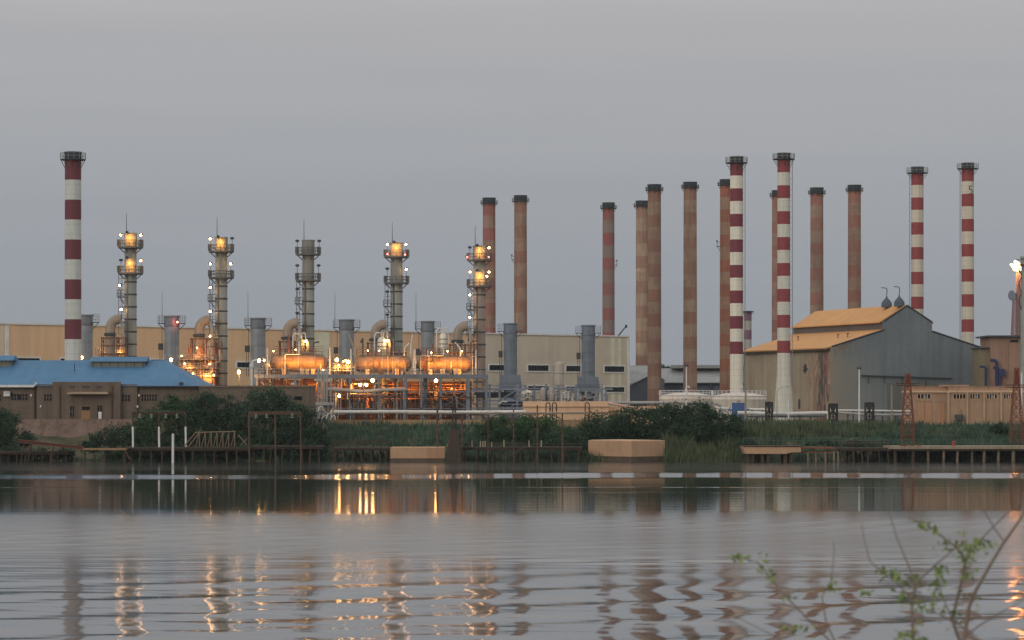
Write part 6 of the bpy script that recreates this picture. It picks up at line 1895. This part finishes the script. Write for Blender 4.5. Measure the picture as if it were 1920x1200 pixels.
bush('low dark bush growing at the foot of the stone wall', 458, [(190, 828, 30, 16), (225, 818, 34, 20), (170, 838, 16, 12)], LF1)
bush('bright leaved bush with a pointed top in front of the blue roof eave', 463, [(322, 758, 22, 18), (300, 790, 46, 26), (345, 775, 30, 26), (268, 815, 34, 26)], LF2)
bush('broad dark bush left of the rusty gantry, reaching the annex roof', 462, [(400, 768, 46, 32), (370, 800, 42, 36), (425, 805, 44, 40), (395, 840, 60, 24), (330, 838, 40, 22)], LF1)
bush('tallest dark bush behind the rusty gantry with a rounded crown', 461, [(500, 758, 42, 30), (470, 790, 40, 40), (540, 790, 42, 40), (505, 830, 70, 34)], LF3, stems=9)
bush('dark bush sloping down to the water right of the rusty gantry', 460, [(575, 800, 28, 34), (560, 835, 48, 30), (600, 835, 22, 22), (590, 820, 24, 24)], LF1)
bush('round bush behind the pipe bridge with reeds before it', 463, [(960, 800, 56, 24), (925, 808, 40, 18), (1000, 802, 46, 24), (1050, 820, 40, 22), (985, 835, 80, 22)], LF2)
bush('dark bush filling the gap between the pipe bridge and the large tan block', 459, [(1075, 835, 28, 24), (1062, 850, 20, 16), (1092, 848, 16, 14)], LF1)
bush('spreading dark bush behind the large tan block', 466, [(1140, 800, 50, 28), (1110, 810, 26, 26), (1180, 795, 44, 28), (1150, 822, 66, 20)], LF1)
bush('highest dark bush right of the large tan block, below the domed tanks', 465, [(1265, 782, 50, 28), (1310, 785, 44, 30), (1230, 800, 46, 32), (1345, 800, 46, 28), (1290, 815, 80, 30), (1372, 808, 20, 20)], LF1, stems=9)
bush('small dark weed tuft by the pale kerb wall', 470, [(1876, 803, 14, 8), (1866, 808, 8, 6)], LF1, stems=2)
bush('far dark tree top showing beside the grey shed roof', 840, [(1245, 692, 10, 7), (1236, 696, 8, 6)], LF1, dens=20, lsize=.5, name='tree', cat='tree', group='far trees')

bush('dark scrub in the water under the gangway at the left', 452, [(20, 852, 34, 14), (70, 856, 34, 12), (118, 852, 22, 12)], LF1, stems=3)
bush('dark scrub hanging under the jetty with the white footed posts', 452.5, [(265, 850, 34, 14), (325, 852, 34, 13), (385, 852, 36, 13), (215, 850, 18, 12)], LF1, stems=3)
bush('dark scrub under the rusty gantry at the waterline', 452, [(450, 850, 34, 14), (510, 852, 40, 14), (570, 848, 40, 16)], LF1, stems=3)
bush('weedy clump between the landing slab and the dark jetty', 456, [(1400, 832, 20, 8), (1540, 834, 30, 7), (1600, 838, 34, 12), (1650, 842, 26, 12)], LF3, stems=3)

# grass and reeds: blades rooted on the bank
def blades(name, label, cat, regions, m, seed):
    rg = np.random.default_rng(seed)
    V, Fq = [], []
    for px0, px1, d0, d1, h0, h1, n, w in regions:
        D = rg.uniform(d0, d1, n); px = rg.uniform(px0, px1, n)
        x = (px - 960) * D / F
        # clumping
        dens = .5 + .5 * np.sin(x * 1.1 + 2 * np.sin(D * .6)) * np.sin(D * .9 + x * .3)
        kp = rg.random(n) < .35 + .65 * dens
        x, D = x[kp], D[kp]; nn = len(x)
        z = ground_z(x, D) - .15
        h = rg.uniform(h0, h1, nn) * (.6 + .6 * (.5 + .5 * np.sin(x * .5 + D * .7)))
        a = rg.uniform(0, math.pi, nn); ww = w * rg.uniform(.6, 1.4, nn)
        lx, ly = rg.normal(0, .22, nn) * h, rg.normal(0, .22, nn) * h
        p0 = np.stack([x - np.cos(a) * ww, D - np.sin(a) * ww, z], -1)
        p1 = np.stack([x + np.cos(a) * ww, D + np.sin(a) * ww, z], -1)
        q0 = np.stack([x + lx * .4 - np.cos(a) * ww * .7, D + ly * .4 - np.sin(a) * ww * .7, z + h * .6], -1)
        q1 = np.stack([x + lx * .4 + np.cos(a) * ww * .7, D + ly * .4 + np.sin(a) * ww * .7, z + h * .6], -1)
        tp = np.stack([x + lx, D + ly, z + h], -1)
        V.append(np.stack([p0, p1, q1, q0, tp], 1).reshape(-1, 3))
    V = np.concatenate(V); n = len(V) // 5
    i = np.arange(n) * 5
    me = bpy.data.meshes.new(name)
    quads = np.stack([i, i + 1, i + 2, i + 3], -1); tris = np.stack([i + 3, i + 2, i + 4], -1)
    loops = np.concatenate([quads.ravel(), tris.ravel()])
    me.vertices.add(len(V)); me.vertices.foreach_set('co', V.ravel())
    me.loops.add(len(loops)); me.loops.foreach_set('vertex_index', loops)
    me.polygons.add(2 * n)
    me.polygons.foreach_set('loop_start', np.concatenate([np.arange(0, 4 * n, 4), 4 * n + np.arange(0, 3 * n, 3)]))
    me.polygons.foreach_set('loop_total', np.concatenate([np.full(n, 4), np.full(n, 3)]))
    me.update(calc_edges=True); me.materials.append(m)
    o = bpy.data.objects.new(name, me); COL.objects.link(o)
    return tag(o, label, cat, kind='stuff')
GR = leaf_mat('bank_grass_blade', A(48, 70, 56), A(64, 82, 62), A(38, 54, 48))
GY = leaf_mat('dry_reed_blade', A(84, 86, 60), A(60, 78, 54), A(54, 60, 46))
blades('bank_grass', 'green grass covering the river bank between the jetties and the plant', 'grass',
       [(610, 900, 452, 488, .6, 1.5, 9000, .10), (860, 1110, 452, 474, .8, 1.8, 6000, .10), (1393, 1960, 453, 492, .5, 1.4, 15000, .10), (1640, 1960, 452, 470, .8, 1.6, 6000, .1), (-20, 640, 450, 456, .5, 1.3, 5000, .1)], GR, 5)
blades('reed_bed', 'tall brownish green reeds along the waterline right of the large tan block', 'reeds',
       [(1245, 1440, 449, 470, 1.2, 3.0, 9000, .09), (1380, 1560, 470, 492, .8, 2.0, 5000, .09), (1090, 1260, 452, 458, .8, 1.8, 2500, .09), (1540, 1680, 470, 490, .6, 1.5, 2500, .09)], GY, 6)

# ------------------------------------------------------------------ near shrub at the bottom right, out of focus
def near_shrub():
    D = 9.2; k = K(D)
    t = thing('riverside_shrub', 'blurred leafy twigs of a near shrub at the bottom right corner', 'shrub', (wx(1790, D), D, 8.0))
    lm = leaf_mat('fresh_leaf', A(90, 108, 56), A(108, 122, 68), A(78, 94, 52))
    def P(px, py, dy=0.0): return (wx(px, D) - wx(1790, D), dy, wz(py, D) - 8.0)
    st = [
        ([(1800, 1560), (1803, 1320), (1808, 1200), (1816, 1140), (1828, 1110), (1856, 1060), (1880, 1020), (1905, 985), (1925, 955)], 6.0, 3.0, 0),
        ([(1808, 1215), (1790, 1165), (1800, 1120), (1812, 1075), (1815, 1050), (1800, 1030), (1768, 1005), (1735, 980), (1715, 976)], 4.5, 1.6, .05),
        ([(1812, 1080), (1830, 1040), (1855, 1010), (1900, 965), (1930, 940)], 2.6, 1.4, .12),
        ([(1890, 1020), (1868, 990), (1845, 950), (1838, 930)], 2.2, 1.0, .05),
        ([(1760, 1530), (1705, 1260), (1700, 1190), (1697, 1130), (1703, 1090), (1740, 1055), (1775, 1025), (1800, 1008)], 4.2, 1.6, -.15),
        ([(1703, 1105), (1690, 1060), (1665, 1000), (1650, 950), (1646, 930)], 2.2, .9, -.2),
        ([(1700, 1120), (1668, 1085), (1640, 1066)], 2.4, 1.2, -.15),
        ([(1640, 1066), (1615, 1045), (1603, 1000), (1600, 975)], 1.8, .8, -.22),
        ([(1720, 1500), (1600, 1250), (1568, 1180), (1560, 1130), (1578, 1100), (1584, 1045), (1582, 1020)], 2.6, .9, .3),
        ([(1770, 1540), (1620, 1260), (1500, 1140), (1462, 1095), (1440, 1068), (1403, 1055)], 3.0, .9, .35),
        ([(1812, 1180), (1760, 1150), (1725, 1138)], 2.2, 1.2, -.1),
        ([(1800, 1220), (1850, 1180), (1900, 1150), (1930, 1135)], 2.4, 1.2, .15),
        ([(1796, 1170), (1775, 1120), (1765, 1080)], 2.0, 1.0, .1),
        ([(1740, 1500), (1560, 1290), (1480, 1215), (1380, 1165)], 2.2, .8, .4),
        ([(1815, 1190), (1850, 1215), (1880, 1250)], 2.0, 1.0, 0),
    ]
    bark = mat('twig_bark', A(112, 100, 90), A(88, 78, 72), .9, 0, 8, .2)
    for pts, w0, w1, dy in st:
        n = len(pts)
        b = MB(); b.tube([P(x, y, dy) for x, y in pts], [(w0 + (w1 - w0) * i / (n - 1)) * .75 * k for i in range(n)], 7)
        b.build('twig', bark, t, True)
    cl = [(1808, 1022, 44, 24, 34, .02), (1850, 1018, 26, 10, 10, .05), (1735, 985, 18, 10, 8, .05), (1752, 995, 12, 10, 6, .05), (1718, 977, 8, 5, 4, .05), (1818, 1052, 16, 22, 12, .05), (1822, 1085, 12, 16, 8, .05),
          (1648, 1068, 20, 13, 16, -.15), (1670, 1078, 12, 8, 8, -.15), (1768, 1072, 12, 22, 16, .1), (1765, 1110, 10, 22, 14, .1), (1688, 1118, 22, 14, 14, -.12), (1702, 1090, 22, 22, 14, -.12),
          (1400, 1054, 18, 10, 11, .35), (1446, 1070, 14, 14, 8, .35), (1464, 1092, 10, 10, 8, .35), (1580, 1110, 16, 12, 9, .3), (1640, 1120, 16, 10, 5, .2), (1690, 1186, 24, 14, 16, -.15), (1716, 1198, 20, 14, 14, -.12),
          (1520, 1195, 40, 10, 10, .35), (1790, 1160, 20, 18, 12, .05), (1740, 1135, 26, 12, 9, -.05), (1822, 1130, 16, 20, 8, .02), (1712, 1140, 26, 20, 9, -.15), (1496, 1135, 12, 8, 3, .35), (1880, 1240, 30, 20, 10, 0)]
    for x, y, rx, ry, n, dy in cl:
        cs, ss = [], []
        for _ in range(int(n * 2.1)):
            cs.append(P(RNG.normal(x, rx * .5), RNG.normal(y, ry * .5), dy + RNG.normal(0, .03))); ss.append(RNG.uniform(4.5, 9) * k)
        leaf_mesh('leaves', np.array(cs), np.array(ss), lm, t)
near_shrub()

# ------------------------------------------------------------------ evening haze over the river and the plant
hz = MB(); hz.span((-8100, -450, -4.8), (8100, 9100, 75))
hm = bpy.data.materials.new('evening_haze'); hm.use_nodes = True
nt = hm.node_tree; nt.nodes.remove(nt.nodes['Principled BSDF'])
pv = nd(nt, 'ShaderNodeVolumePrincipled'); pv.inputs['Density'].default_value = HAZE
pv.inputs['Color'].default_value = (0.82, 0.86, 0.9, 1)
nt.links.new(pv.outputs[0], nt.nodes['Material Output'].inputs['Volume'])
ho = hz.build('haze', hm)
tag(ho, 'thin grey evening haze over the river and the plant', 'haze', kind='stuff')
